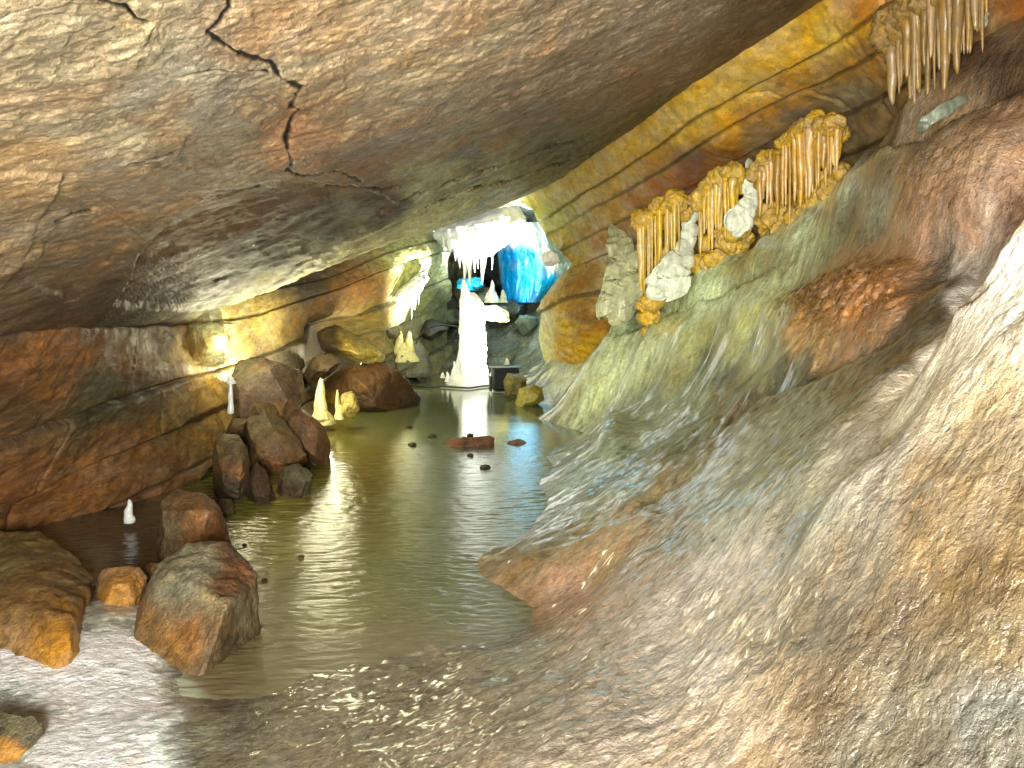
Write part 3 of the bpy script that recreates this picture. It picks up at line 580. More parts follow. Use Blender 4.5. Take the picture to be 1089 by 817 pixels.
def rock(name, outline, d, thick, spots, label, cat='rock', group=None, bulge=.5, edge=None, rough=.06, mat=None, beds_=0., seed=0, dtop=None, drop=None, parent=None, lean=None, cuts=6):
    """angular rock: its outline surveyed at distance d (dtop for the top if it leans back), with its own depth"""
    o = np.array(outline, float); c = o.mean(0)
    y0, y1 = o[:, 1].min(), o[:, 1].max()
    if d is None: d = float(Zp(c[0], y1 - 2, 0)[1])
    if lean is not None: dtop = d + lean
    dd = d if dtop is None else d + (dtop - d) * (y1 - o[:, 1]) / (y1 - y0)
    dd = np.broadcast_to(np.asarray(dd, float), (len(o),)).copy()
    pts = list(P(o[:, 0], o[:, 1], dd))
    inn = c + (o - c) * .55; pts += list(P(inn[:, 0], inn[:, 1], dd - thick * bulge + .25 * thick * (hash01(np.arange(len(o)) + seed) - .5)))
    bk = P(o[:, 0], o[:, 1], dd); ctr = bk.mean(0)
    bk = ctr + (bk - ctr) * .85 + np.array([ctr[0] / ctr[1] * thick, thick, (ctr[2] - CAMZ) / ctr[1] * thick]); pts += list(bk)
    if drop: pts = [np.array([p[0], p[1], p[2] - drop]) if p[2] < ctr[2] else p for p in pts]
    pts = np.array(pts); size = np.ptp(P(o[:, 0], o[:, 1], dd), axis=0).max()
    v, n, f = subdiv_hull(pts, edge or max(size / 45, .008), name)
    org = v.mean(0); org[2] = v[:, 2].min()
    rg = np.random.RandomState(seed + 5); c0 = v.mean(0); q = v / size
    v = v + n * (size * (rough * 1.1 * fbm(q * 2.6 + seed, 4) + rough * .5 * ridged(q * 5 + seed, 3)))[:, None]
    for k in range(8):
        nn = rg.normal(size=3); nn /= np.linalg.norm(nn); h = (v - c0) @ nn; lim = h.max() * rg.uniform(.86, .97)
        v = v - (np.maximum(h - lim, 0) * .92)[:, None] * nn
    for k in range(cuts):
        nn = rg.normal(size=3) * [.8, .5, .8]; nn[1] = -abs(nn[1]) - .25; nn[2] += .25; nn /= np.linalg.norm(nn); h = (v - c0) @ nn; lim = h.max() * rg.uniform(.7, .9)
        v = v - (np.maximum(h - lim, 0) * .9)[:, None] * nn
    dis = size * (.006 * fbm(q * 14 + seed, 4) + .007 * ridged(q * 9 + seed, 4))
    if beds_:
        b = (v[:, 2] - .3 * v[:, 0]) / beds_ + .5 * fbm(v * 3, 3); dis += size * .03 * (hash01(np.floor(b)) - .5) - size * .02 * np.exp(-((b - np.round(b)) / .12) ** 2)
    crk = np.abs(fbm(q * 1.7 + seed * 7, 3)); dis -= size * .012 * np.exp(-(crk / .012) ** 2)
    v = v + n * dis[:, None]
    C = paint(v, spots, warp=8, wscale=3 / max(size, .1), shift=seed) if len(spots) > 1 else np.broadcast_to(lin(spots[0][2]), v.shape).copy()
    C = C * np.array([1.12, 1.18, 1.0])
    C = np.clip(C * (1 + .5 * fbm(v * 6 / size + 3, 4) + .35 * fbm(v * 26 / size + 3, 3))[:, None], .008, .8)
    ob = link(name, v - org, f, mat or M_boul, C, parent); ob.location = tuple(org)
    if parent is None: tag(ob, label, cat, group)
    return ob
g1 = 'boulders along the left bank'
rock('boulder', [(-60,580),(0,566),(40,572),(68,584),(98,612),(110,640),(104,684),(80,710),(40,718),(-70,722)], None, .55,
     [(20,600,(118,100,66)),(50,620,(126,98,66)),(20,650,(130,98,62)),(70,660,(150,104,50)),(80,690,(168,118,44)),(30,690,(150,108,60)),(60,700,(160,112,48)),(90,630,(118,92,60)),(10,700,(140,104,60))],
     'broad flat tan slab boulder at the left edge above the white ice', 'boulder', g1, bulge=.25, lean=1.3, seed=1, rough=.03, drop=.3, cuts=1)
rock('boulder', [(106,604),(128,602),(148,604),(156,612),(140,640),(118,648),(98,646),(98,628)], None, .35, [(120,620,(160,116,66)),(140,620,(150,104,58)),(110,640,(168,120,66))],
     'small orange tan rock wedged between the flat slab and the dark mottled boulder', 'boulder', g1, seed=2, rough=.05, drop=.25)
rock('boulder', [(122,690),(124,655),(150,628),(176,600),(200,580),(226,576),(255,590),(272,612),(277,650),(268,668),(215,700),(170,716),(138,710)], None, .6,
     [(180,620,(120,114,98)),(210,600,(112,106,92)),(220,640,(118,104,82)),(150,660,(118,88,58)),(170,690,(110,80,40)),(140,700,(92,68,40)),(240,620,(84,58,42)),(250,600,(90,58,44)),(230,660,(98,76,52)),(200,670,(112,76,42)),(260,650,(100,90,72)),(190,650,(104,88,70)),(250,680,(70,60,44))],
     'large grey and rust mottled boulder beside the white ice in the foreground', 'boulder', g1, seed=3, rough=.05, drop=.3, cuts=3, lean=.6, bulge=.25)
rock('boulder', [(164,562),(172,535),(188,519),(215,527),(234,542),(250,560),(248,577),(218,589),(182,589),(166,577)], None, .45,
     [(190,540,(112,88,62)),(215,550,(132,94,62)),(180,565,(84,74,56)),(230,560,(104,68,46)),(210,575,(120,80,50))], 'angular brown boulder with a pointed top at the foot of the left wall', 'boulder', g1, seed=4, rough=.05, drop=.25)
rock('rock_block', [(209,346),(224,343),(238,345),(241,360),(238,374),(239,388),(222,390),(210,387)], 7.3, .5, [(220,350,(232,220,168)),(228,380,(236,228,180)),(212,370,(200,170,100))], 'upright cream rock block glaring in lamplight at the end of the left wall', 'rock block', seed=19, rough=.03)  # lamp glare put into the near-white block colour
rock('boulder', [(246,404),(252,381),(280,380),(322,394),(324,402),(318,440),(300,470),(245,470),(244,440)], 7.4, .45,
     [(260,400,(104,92,78)),(300,400,(112,90,76)),(280,420,(104,84,70)),(300,430,(118,88,54)),(255,440,(96,78,64)),(315,420,(104,80,60))], 'tall grey brown upright slab with a straight sloping top edge', 'boulder', g1, seed=5, rough=.025, drop=.1)
rock('boulder', [(335,415),(340,402),(372,388),(410,387),(432,402),(452,416),(450,424),(420,430),(380,434),(345,438)], None, .8,
     [(360,410,(98,68,42)),(400,400,(92,62,40)),(430,415,(78,52,36)),(400,425,(82,56,36)),(350,430,(150,120,50)),(345,420,(130,100,44)),(440,420,(60,44,32))], 'long low brown boulder tapering to a point in the pool', 'boulder', g1, seed=6, rough=.03, drop=.08, bulge=.3)
rock('boulder', [(286,432),(300,432),(325,436),(345,455),(355,472),(352,484),(330,484),(305,462)], 7.3, .35, [(320,450,(112,80,58)),(345,475,(96,66,46)),(300,440,(100,84,58))], 'smooth brown slab leaning down towards the pool from the pile', 'boulder', g1, seed=7, rough=.025, drop=.1)
rock('boulder', [(252,452),(280,438),(300,444),(318,470),(330,490),(318,496),(290,505),(275,510),(262,480)], 6.95, .3, [(280,460,(112,92,62)),(300,480,(104,78,54)),(285,500,(132,92,68)),(270,460,(104,86,60))], 'pinkish brown wedge boulder in the middle of the rock pile', 'boulder', g1, seed=8, rough=.05, drop=.02)
rock('boulder', [(228,480),(236,463),(252,462),(262,480),(266,505),(258,530),(228,528),(222,505)], None, .35, [(245,480,(98,80,54)),(250,500,(118,84,60)),(235,520,(60,50,38)),(255,520,(70,60,44))], 'upright greenish brown rock at the left foot of the rock pile', 'boulder', g1, seed=9, rough=.06, drop=.1)
rock('boulder', [(294,512),(300,497),(318,494),(331,502),(328,520),(310,528),(294,526)], None, .25, [(305,500,(84,80,64)),(320,505,(96,88,72)),(310,520,(70,54,40))], 'small dark rock at the water edge in front of the rock pile', 'boulder', g1, seed=10, rough=.07, drop=.08)
rock('boulder', [(262,515),(270,490),(282,500),(292,520),(290,530),(265,534)], None, .25, [(275,510,(64,50,38))], 'low shadowed rock between the upright rock and the small dark rock', 'boulder', g1, seed=11, rough=.05, drop=.08)
rock('boulder', [(-40,770),(0,758),(30,766),(44,774),(20,800),(0,830),(-50,840)], 2.75, .25, [(10,770,(70,64,44)),(30,772,(84,76,56)),(10,800,(150,104,50))], 'dark rock poking into the bottom left corner of the white ice', 'boulder', g1, seed=12, rough=.06, drop=.05)
for k, (o_, d_, c_, lab) in enumerate([([(322,488),(334,484),(350,486),(346,493),(328,495)], None, (70,54,40), 'flat dark stone at the water edge below the leaning slab'),
        ([(226,540),(234,530),(246,531),(252,540),(244,548),(230,548)], None, (92,74,54), 'small brown stone between the pointed boulder and the rock pile'),
        ([(150,606),(160,598),(174,600),(172,612),(156,616)], None, (128,100,66), 'small tan stone behind the big mottled boulder'),
        ([(236,462),(246,446),(262,444),(258,458),(246,468)], 6.95, (96,74,50), 'narrow brown stone perched on top of the upright greenish rock'),
        ([(262,452),(270,428),(292,430),(300,446),(280,456)], 7.1, (104,84,56), 'broken block lying against the foot of the tall grey slab')]):
    rock('stone', o_, d_, .2, [(0, 0, c_)], lab, 'stone', 'loose stones along the left bank', seed=90 + k, rough=.04, drop=.06)
rock('rock_slab', [(336,352),(352,342),(372,356),(398,370),(412,378),(408,384),(392,384),(362,372),(342,370)], 10.4, .5, [(350,355,(70,56,34)),(390,374,(176,156,80)),(405,380,(200,184,110)),(370,362,(140,118,54)),(350,366,(50,40,28))], 'fallen tapering slab with a pale yellow tip beyond the long boulder', 'rock slab', seed=13, rough=.04, drop=.02)
rock('rock_slab', [(322,400),(334,380),(352,376),(362,386),(350,398),(330,410)], 9.9, .5, [(340,390,(70,54,38))], 'dark brown rock in shade behind the tall grey slab', 'rock slab', seed=14)
g2 = 'rocks by the floodlight'
rock('rock', [(536,405),(540,397),(552,397),(560,402),(558,414),(548,418),(538,416)], 11.2, .25, [(548,402,(120,110,50)),(545,412,(84,76,34))], 'rounded olive rock standing against the floodlight', 'rock', g2, seed=15, rough=.05, drop=.06)
rock('rock', [(548,424),(552,414),(566,409),(576,413),(578,420),(566,426),(552,430)], 10.6, .25, [(560,415,(150,138,62)),(572,418,(130,120,56))], 'low yellow green rock in front of the olive rock', 'rock', g2, seed=16, rough=.05, drop=.06)
g3 = 'stones lying in the shallow stream'
rock('stone', [(463,472),(478,468),(505,465),(526,466),(528,474),(522,480),(490,482),(468,481)], 8.15, .16, [(480,472,(104,66,48)),(510,470,(110,72,52)),(500,480,(70,46,34))], 'long flat reddish brown stone in the middle of the stream', 'stone', g3, seed=17, rough=.05, drop=.015)
rock('stone', [(537,476),(540,470),(552,467),(561,471),(561,477),(550,480),(538,480)], 8.25, .12, [(550,472,(100,64,48))], 'smaller squarish red brown stone right of the long flat stone', 'stone', g3, seed=18, rough=.06, drop=.015)
PB = [(460,464,5,'small dark pebble just upstream of the long flat stone'),(438,473,5,'dark pebble farthest left beside the long flat stone'),(500,463,4,'tiny pebble touching the back edge of the long flat stone'),(516,497,6,'flat dark pebble downstream of the long flat stone'),
(500,484,4,'pebble tucked at the front edge of the long flat stone'),(281,617,4,'round black pebble beside the mottled boulder'),(260,580,3,'tiny pebble above the round black one'),
      (320,592,4,'dark pebble on the ribbed ice in mid stream'),(435,454,4,'tiny dark pebble on the pale smooth pool')]
for k, (x, y, r, lab) in enumerate(PB):
    d = Zp(x, y, .01)[1]
    rock('pebble', [(x - r, y), (x - r * .7, y - r * .35), (x, y - r * .5), (x + r * .8, y - r * .35), (x + r, y), (x + r * .6, y + r * .3), (x - r * .7, y + r * .3)], float(d), r * d / F * 1.5, [(0, 0, (56, 48, 34))], lab, 'pebble', 'pebbles in the stream', seed=30 + k, edge=.012, rough=.05)

#=================================================================== ICE AND DRIPSTONE
def cone_mesh(pts, radii, seg=14, wob=.12, seed=0, flute=0.):
    pts = np.array(pts, float); n = len(pts); a = np.linspace(0, 2 * math.pi, seg, endpoint=False)
    r = np.array(radii)[:, None]
    ring = np.stack([np.cos(a), np.sin(a), 0 * a], -1)[None]
    V = pts[:, None] + ring * r[..., None]
    k = 1 + wob * fbm(np.stack([V[..., 0] * 0 + np.cos(a) * 1.3, V[..., 0] * 0 + np.sin(a) * 1.3, V[..., 2] * 7], -1) + seed, 3) * 2 + flute * np.cos(a * 5 + seed)
    V = pts[:, None] + ring * r[..., None] * k[..., None]
    V = V.reshape(-1, 3); F_ = [tuple(f) for f in gridfaces(n, seg, True)]
    F_.append(tuple(range(seg))[::-1]); F_.append(tuple((n - 1) * seg + i for i in range(seg)))
    return V, F_
def merge(parts):
    V = []; F_ = []; o = 0
    for v, f in parts:
        V.append(v); F_ += [tuple(i + o for i in t) for t in f]; o += len(v)
    return np.concatenate(V), F_
def spike(x, y0, y1, d, w, seed, n=18, pw=.8, mid=0, tip=.06):
    """tapered spike from picture height y0 (thick end) to y1 (tip)"""
    A = P(x, y0, d); B = P(x + mid, y1, d); r0 = w * d / F / 2
    t = np.linspace(0, 1, n)
    pts = A[None] + (B - A)[None] * t[:, None]
    pts[:, 0] += r0 * .35 * np.array([noise(np.array([[seed * 3.1, k * 2.2, 0.]]))[0] for k in t])
    rad = r0 * ((1 - t) ** pw * (1 - tip) + tip) * (1 + .12 * np.sin(t * 17 + seed) * (1 - t))
    return cone_mesh(pts, rad, seed=seed)

# the tall ice column
base_ = P(500, 408, 12.8)
colm = empty('ice_column', (base_[0], base_[1], 0)); tag(colm, 'tall brilliant white ice column standing on the pool', 'ice column')
def addp(name, vf, mat, parent, col=None):
    v, f = vf; v = v - np.array(parent.location)
    return link(name, v, f, mat, col if col is None else np.broadcast_to(lin(col), (len(v), 3)), parent)
def profile(pr, d, seed, wob=.1, seg=26, flute=.06):
    pts = [P(x, y, d) for x, y, w in pr]; rad = [w * d / F / 2 for *_, w in pr]
    T = np.linspace(0, len(pr) - 1, len(pr) * 5); i = np.arange(len(pr))
    pts = np.stack([np.interp(T, i, [p[k] for p in pts]) for k in range(3)], -1); rad = np.interp(T, i, rad)
    return cone_mesh(pts, rad, seg, wob, seed, flute)
addp('shaft', profile([(504,402,27),(504,392,23),(506,380,24),(505,366,21),(506,355,23),(505,345,20),(506,332,20),(505,322,16),(503,316,13),(502,311,5)], 12.8, 1, wob=.22, flute=.1), M_ice, colm)
addp('spire', profile([(495,400,14),(494,380,12),(495,360,13),(494,340,11),(495,325,12),(495,312,9),(494,304,6),(493,297,2)], 12.65, 2, wob=.2), M_ice, colm)
addp('mound', profile([(500,412,50),(500,405,46),(499,400,38),(500,395,28)], 12.75, 3, wob=.2, flute=.1), M_ice, colm)
for k, (x, y0, y1, w) in enumerate([(483, 405, 384, 8), (488, 402, 372, 8), (517, 405, 388, 9), (476, 406, 395, 6), (522, 406, 396, 6), (508, 330, 316, 7), (512, 400, 370, 8)]):
    addp('side_spire', spike(x, y0, y1, 12.7, w, k + 5, pw=.6), M_ice, colm)
# white block that sticks out behind the column
rock('ice_block', [(508,334),(514,326),(528,325),(540,332),(542,342),(530,342),(516,340)], 13.6, .6, [(515,332,(235,238,230)),(536,338,(224,216,150))], 'white capped ledge block jutting right from behind the ice column', 'ice block', seed=40, mat=M_calc, rough=.04)

def cluster(name, label, cat, grp, spikes, d, mat, part, body=None, col=None, ref=None, bodymat=None):
    a = P(ref[0], ref[1], d); e = empty(name, a); tag(e, label, cat, grp)
    for k, (x, y0, y1, w) in enumerate(spikes):
        addp(part, spike(x, y0, y1, d + .12 * math.sin(k * 2.3), w, k * 1.7 + x * .1), mat, e, col)
    return e
ic = [(478,243,272,9),(484,243,278,9),(489,240,286,9),(494,240,300,13),(499,242,304,11),(504,240,290,9),(508,238,286,9),(513,236,302,12),(517,238,284,9),(523,236,287,6),(527,234,264,8),(531,234,262,9),(536,232,264,5),(540,230,250,6),(472,248,266,6),(502,240,275,14),(510,238,272,16),(490,244,270,14),(520,236,268,14)]
icic = cluster('icicle_cluster', 'brilliant white icicles hanging from the roof above the ice column', 'icicles', None, ic, 12.9, M_ice, 'icicle', ref=(505, 238))
def lump(outline, d, thick, seed, edge=None, rough=.06, drop=0):
    o = np.array(outline, float); c = o.mean(0); pts = list(P(o[:, 0], o[:, 1], d)); inn = c + (o - c) * .6
    pts += list(P(inn[:, 0], inn[:, 1], d - thick * .5)); pts += list(P(o[:, 0], o[:, 1], d) + np.array([0, thick, 0]))
    size = np.ptp(P(o[:, 0], o[:, 1], d), axis=0).max()
    v, n, f = subdiv_hull(np.array(pts), edge or size / 40, 'l')
    v = v + n * (size * rough * (ridged(v / size * 4 + seed, 4)))[:, None]
    return v, f
addp('ice_mass', lump([(462,250),(480,238),(510,228),(545,218),(556,232),(552,244),(530,252),(520,268),(498,272),(478,262)], 13.1, .5, 4), M_ice, icic)
i2 = cluster('icicle_cluster', 'short white icicle fringe hanging from the ledge left of the ice column', 'icicles', None,
             [(426,314,326,6),(430,312,330,5),(434,309,328,6),(438,306,340,5),(441,304,330,6),(445,300,324,5),(447,297,312,5),(422,316,324,5)], 12.2, M_ice, 'icicle', ref=(435, 312))
addp('ice_mass', lump([(418,318),(424,310),(436,300),(450,288),(453,296),(446,308),(436,316),(424,322)], 12.3, .3, 9), M_ice, i2)
def stalag(label, spikes, d, ref, col, mat=None, mound=None, grp='small stalagmites standing on the cave floor'):
    e = empty('stalagmite', P(ref[0], ref[1], d)); tag(e, label, 'stalagmite', grp)
    for k, (x, y0, y1, w) in enumerate(spikes): addp('spire', spike(x, y0, y1, d, w, k * 2.7 + x, pw=.55), mat or M_calc, e, col)
    if mound: addp('mound', profile([(mound[0], mound[1] + 4, mound[2] * 1.05), (mound[0], mound[1], mound[2]), (mound[0], mound[1] - mound[3], mound[2] * .5), (mound[0], mound[1] - mound[3] * 1.3, mound[2] * .2)], d + .05, x), mat or M_calc, e, col)
stalag('pair of pale yellow stalagmites on one mound left of the ice column', [(425,378,352,13),(435,378,352,12),(430,380,364,14)], 13.0, (430, 378), (206, 200, 140), mound=(430, 380, 32, 12))
stalag('tiny white stalagmite on the grey floor right of the ice column', [(539,388,381,6)], 13.4, (539, 388), (230, 228, 200))
stalag('tiny white stalagmite on the pool left of the ice column', [(471,402,396,6)], 12.9, (471, 402), (236, 236, 224))
stalag('slim white stalagmite on the far ledge behind the column', [(523,318,298,8)], 14.6, (523, 318), (226, 226, 200), mound=(523, 318, 16, 8))
stalag('small greenish stalagmite on the far ledge beside the slim white one', [(535,322,308,9)], 14.3, (535, 322), (150, 150, 120))
stalag('small white stalagmite at the foot of the red brown left wall', [(137,556,531,13)], 5.42, (137, 556), (226, 228, 222), M_ice)
stalag('tall narrow cream stalagmite leaning on the left end of the long boulder', [(341,446,402,17),(344,446,425,12)], 8.9, (341, 446), (222, 214, 160), mound=(344, 447, 24, 8))
stalag('slender cream stalagmite right of the tall narrow one', [(359,444,414,7),(362,446,430,10)], 8.9, (359, 444), (216, 206, 140))
stalag('small white knobbed stalagmite lit beside the tall grey slab', [(245,440,398,7),(245.5,408,399,10)], 7.0, (245, 440), (236, 238, 230), M_ice)
# yellowish ribs beside it
rock('rock', [(362,420),(374,416),(378,424),(382,436),(374,444),(362,442)], 8.95, .2, [(370,430,(170,150,80))], 'small ribbed yellow rock at the foot of the slender stalagmite', 'rock', None, seed=52, rough=.09)

# the ice fall, with the blue lamp's light painted into its colour
nry, ncx = 110, 80
PX, PY = np.meshgrid(np.linspace(0, 1, ncx), np.linspace(236, 322, nry))
xl = np.interp(PY[:, 0], [240, 260, 300, 322], [532, 528, 532, 538]); xr = np.interp(PY[:, 0], [236, 250, 262, 280, 296, 310, 322], [584, 596, 604, 614, 608, 592, 580])
X_ = xl[:, None] + (xr - xl)[:, None] * PX
D = 15.2 - .7 * np.sin(np.pi * PX) + .0 * PY
V = P(X_, PY, D); V[..., 1] += .12 * ridged(V * [3.5, 3.5, .8], 4)
Vb = V + np.array([0, .5, 0]); n0 = nry * ncx
v = np.concatenate([V.reshape(-1, 3), Vb.reshape(-1, 3)]); f1 = gridfaces(nry, ncx); f2 = f1[:, ::-1] + n0
idx = np.arange(n0).reshape(nry, ncx); Cb = np.clip(paint(V, [(515,260,(120,140,140)),(520,300,(70,96,110)),(530,280,(60,110,140)),(545,245,(220,236,240)),(565,245,(226,240,236)),(545,270,(30,120,180)),(555,300,(16,135,196)),(570,290,(16,135,196)),(560,275,(14,120,195)),(550,315,(14,130,190)),(575,260,(200,226,226)),(590,275,(214,232,220)),(580,300,(60,160,205)),(530,240,(180,200,200))], warp=5), .01, .85); Cb = np.concatenate([Cb.reshape(-1, 3)] * 2)
bd_ = np.concatenate([idx[0], idx[1:, -1], idx[-1, ::-1][1:], idx[::-1, 0][1:]])
sd = np.stack([bd_[:-1], bd_[:-1] + n0, bd_[1:] + n0, bd_[1:]], -1)
o = link('frozen_fall', v, np.concatenate([f1, f2, sd]), M_blue, Cb); tag(o, 'blue lamplit curtain of ice at the far end right of the icicles', 'frozen waterfall')
rock('ice_mound', [(576,275),(578,268),(586,266),(593,270),(595,278),(588,284),(580,283)], 11.3, .3, [(585,275,(232,234,226))], 'rounded white ice lump stuck on the yellow wall edge', 'ice lump', seed=60, mat=M_calc, rough=.05)
rock('ice_mound', [(484,304),(488,297),(512,296),(516,303),(508,308),(490,308)], 14.8, .3, [(500,300,(60,170,225))], 'small bright blue ice patch glimpsed between the icicle tips', 'ice lump', seed=61, mat=M_calc, rough=.08)
# rubble at the far end
for k, (x, y, w, h, d, c, lab) in enumerate([(515,315,26,20,15.2,(70,70,58),'dark rubble block just right of the column tip'),(548,328,26,22,14.8,(50,56,54),'dark blue grey block under the blue ice'),(530,330,30,14,14.9,(66,64,54),'low dark block behind the white capped ledge'),
        (455,350,40,22,14.2,(58,58,48),'dark rock mound behind the pale twin stalagmites'),(560,345,24,22,14.4,(96,106,100),'grey wet rock below the blue ice against the yellow pillar'),(415,352,22,20,13.0,(64,56,40),'broken brown rock left of the twin stalagmites'),(475,338,34,20,15.5,(84,88,76),'grey rounded rock left of the column at mid height'),(398,382,24,10,12.2,(110,112,86),'low pale grey rock at the tip of the fallen slab')]):
    a = np.linspace(0, 2 * math.pi, 9)[:-1] + k
    rock('rock', [(x + w / 2 * math.cos(t) * (.8 + .3 * hash01(np.array(t * 3 + k))), y + h / 2 * math.sin(t) * (.8 + .3 * hash01(np.array(t * 5 + k)))) for t in a], d, .7, [(0, 0, c)], lab, 'rock', 'rubble at the far end', seed=70 + k, rough=.08, mat=M_farr, edge=.05)

#--------------------------------------------------------------- calcite curtains on the right
def drapery(label, ref, d, top, spikes, crust_outline, crust_col, colr, seed, thick=.25, crs=1.):
    e = empty('stalactite_curtain', P(ref[0], ref[1], d)); tag(e, label, 'stalactites', 'stalactite curtains on the right wall')
    rb = random.Random(seed)
    def popcorn(spots_):
        parts = []
        for (x, y, r_, dd) in spots_:
            bm = bmesh.new(); bmesh.ops.create_icosphere(bm, subdivisions=4, radius=1)
            u = np.array([q.co[:] for q in bm.verts]); f = [tuple(q.index for q in t.verts) for t in bm.faces]; bm.free()
            rad_ = r_ * dd / F; c_ = P(x, y, dd)
            q = u * np.array([1.1, .8, 1.]) * rad_ + c_
            q = q + u * rad_ * (.8 * fbm(q * 7, 3) + .5 * ridged(q * 20, 4))[:, None]
            parts.append((q, f))
        v, f = merge(parts)
        C = np.clip(lin(crust_col)[None] * (1 + .6 * fbm(v * 11, 3))[:, None], .02, .8)
        link('crust', v - np.array(e.location), f, M_crust, C, e)
    xs = sorted(spikes); x0_, x1_ = xs[0][0], xs[-1][0]; n_ = max(4, int((x1_ - x0_) / 4.5))
    tops = []; bots = []
    for k in range(n_ + 1):
        x = x0_ + (x1_ - x0_) * k / n_; near_ = min(spikes, key=lambda q: abs(q[0] - x)); dd = d + dslope * (x - ref[0])
        tops.append((x, near_[1] + rb.uniform(-5, 3), rb.uniform(6.5, 10) * crs, dd)); bots.append((x + 3, near_[2] + rb.uniform(4, 14), rb.uniform(6, 10) * crs, dd + .12))
        tops.append((x + 4, near_[1] + rb.uniform(4, 12), rb.uniform(5, 8) * crs, dd + .06))
    popcorn(tops)
    if len(crust_outline) > 1:
        bots += [(x + rb.uniform(-3, 6), y + rb.uniform(8, 20), r_ * rb.uniform(.8, 1.1), dd + .14) for x, y, r_, dd in bots] + [(x + rb.uniform(0, 8), y + rb.uniform(16, 32), r_ * rb.uniform(.6, 1.), dd + .25) for x, y, r_, dd in bots]
        popcorn(bots)
    for k, (x, y0, y1, w) in enumerate(spikes):
        dd = np.interp(x, [s[0] for s in d_ref], [s[1] for s in d_ref]) if False else d + dslope * (x - ref[0])
        vv, f = spike(x, y0, y1, dd - .06 + .05 * math.sin(k * 2.1), w, k * 1.7 + seed, pw=.45, tip=.12, n=22)
        h = hash01(np.array(k * 1.7 + seed)); cc = lin(colr) * (0.6 + .6 * float(h)); cc = cc * .75 + .25 * cc.mean() if float(h) > .6 else cc
        t = (vv[:, 2] - vv[:, 2].min()) / max(np.ptp(vv[:, 2]), 1e-3)
        link('stalactite', vv - np.array(e.location), f, M_calc, cc[None] * (1 + .25 * fbm(vv * 14, 3))[:, None], e)
    return e
rr = random.Random(5)
def row(x0, x1, n, top, bot, w):
    out = []
    n = int(n * 1.7)
    for k in range(n):
        t = (k + .5) / n; x = x0 + (x1 - x0) * t + rr.uniform(-2, 2)
        y0 = np.interp(t, np.linspace(0, 1, len(top)), top); y1 = np.interp(t, np.linspace(0, 1, len(bot)), bot)
        out.append((x, y0, y1 + rr.uniform(-24, 8) * (y1 - y0) / 60, w * rr.choice([.45, .6, .8, 1., 1.3, 1.6])))
    return out
dslope = -.011
drapery('yellow stalactite curtain lowest on the wall beside the white flowstone tongue', (702,240), 8.1, 0, row(680,724,11,[238,222,214],[312,305,276],5.5), [([(678,250),(680,226),(700,214),(724,206),(730,222),(722,236),(700,246)],8.1),([(674,320),(684,298),(700,290),(708,300),(694,318),(678,328)],8.1)], (196,162,74), (204,170,66), 1)
drapery('golden stalactite curtain between the two white flowstone tongues', (765,210), 7.45, 0, row(742,784,10,[214,196,186],[270,262,236],6), [([(740,216),(744,196),(764,178),(784,170),(790,188),(776,200),(756,212)],7.45),([(745,280),(752,262),(775,250),(800,236),(808,250),(786,270),(760,290)],7.5)], (192,160,76), (202,166,70), 20)
drapery('long orange brown stalactite curtain right of the white tongue', (845,180), 6.45, 0, row(808,894,17,[184,150,134,138],[232,236,206,176],7.5), [([(806,190),(812,160),(840,138),(872,126),(896,134),(898,150),(860,156),(826,176)],6.45),([(806,250),(820,236),(850,226),(870,214),(866,230),(838,250),(815,258)],6.6)], (174,142,68), (184,144,66), 40)
drapery('tall dull brown stalactite curtain near the top right corner', (1000,60), 4.95, 0, row(948,1050,20,[40,0,-30,-60],[108,116,78,40],9), [([(955,80),(965,40),(990,6),(1020,-20),(1050,-40),(1050,0),(1010,30),(975,66)],4.95)], (140,112,64), (142,114,66), 60, crs=1.9)
# pale flowstone tongues
def tongue(label, prof_, d, seed, col=(200, 206, 186)):
    n = len(prof_); T = np.linspace(0, n - 1, n * 12); i = np.arange(n)
    cx = np.interp(T, i, [p[0] for p in prof_]); cy = np.interp(T, i, [p[1] for p in prof_]); w = np.interp(T, i, [p[2] for p in prof_]); cx = cx + w * .35 * fbm(np.stack([T * .9, T * 0 + seed, T * 0], -1), 3); w = w * (1 + .4 * fbm(np.stack([T * 1.3, T * 0 + seed * 3, T * 0], -1), 3)); dd = np.interp(T, i, [p[3] for p in prof_])
    seg = 72; a = np.linspace(0, 2 * math.pi, seg, endpoint=False)
    dd = dd + .05 + .12 * np.abs(np.linspace(-1, 1, len(T))) ** 4; w = w * (1 - .85 * np.abs(np.linspace(-1, 1, len(T))) ** 6)
    Cc = P(cx, cy, dd); r = (w * dd / F / 2)[:, None]
    tx = np.gradient(cx); ty = np.gradient(cy); L = np.hypot(tx, ty); nxp, nzp = -ty / L, -tx / L
    V = Cc[:, None] + np.stack([r * np.cos(a) * nxp[:, None] * -1, -r * .4 * np.sin(a) + 0 * r, r * np.cos(a) * nzp[:, None] * -1], -1)
    V += ((r * .28)[..., None] * ridged(V * [11, 11, 1.6] + seed, 3)[..., None] + .012 * fbm(V * 16 + seed, 3)[..., None]) * np.array([1, 1, .4])
    ends = gridfaces(len(T), seg, True)
    f = [tuple(q) for q in ends] + [tuple(range(seg))[::-1], tuple((len(T) - 1) * seg + k for k in range(seg))]
    V = V.reshape(-1, 3); org = V.mean(0); C = np.clip(lin(col)[None] * (1. + .5 * fbm((V + org) * [16, 16, 4], 4) + .3 * fbm(V * 5, 3))[:, None], .02, .85)
    o = link('flowstone_tongue', V - org, f, M_calc, C); o.location = tuple(org); tag(o, label, 'flowstone', 'pale flowstone tongues on the right wall')
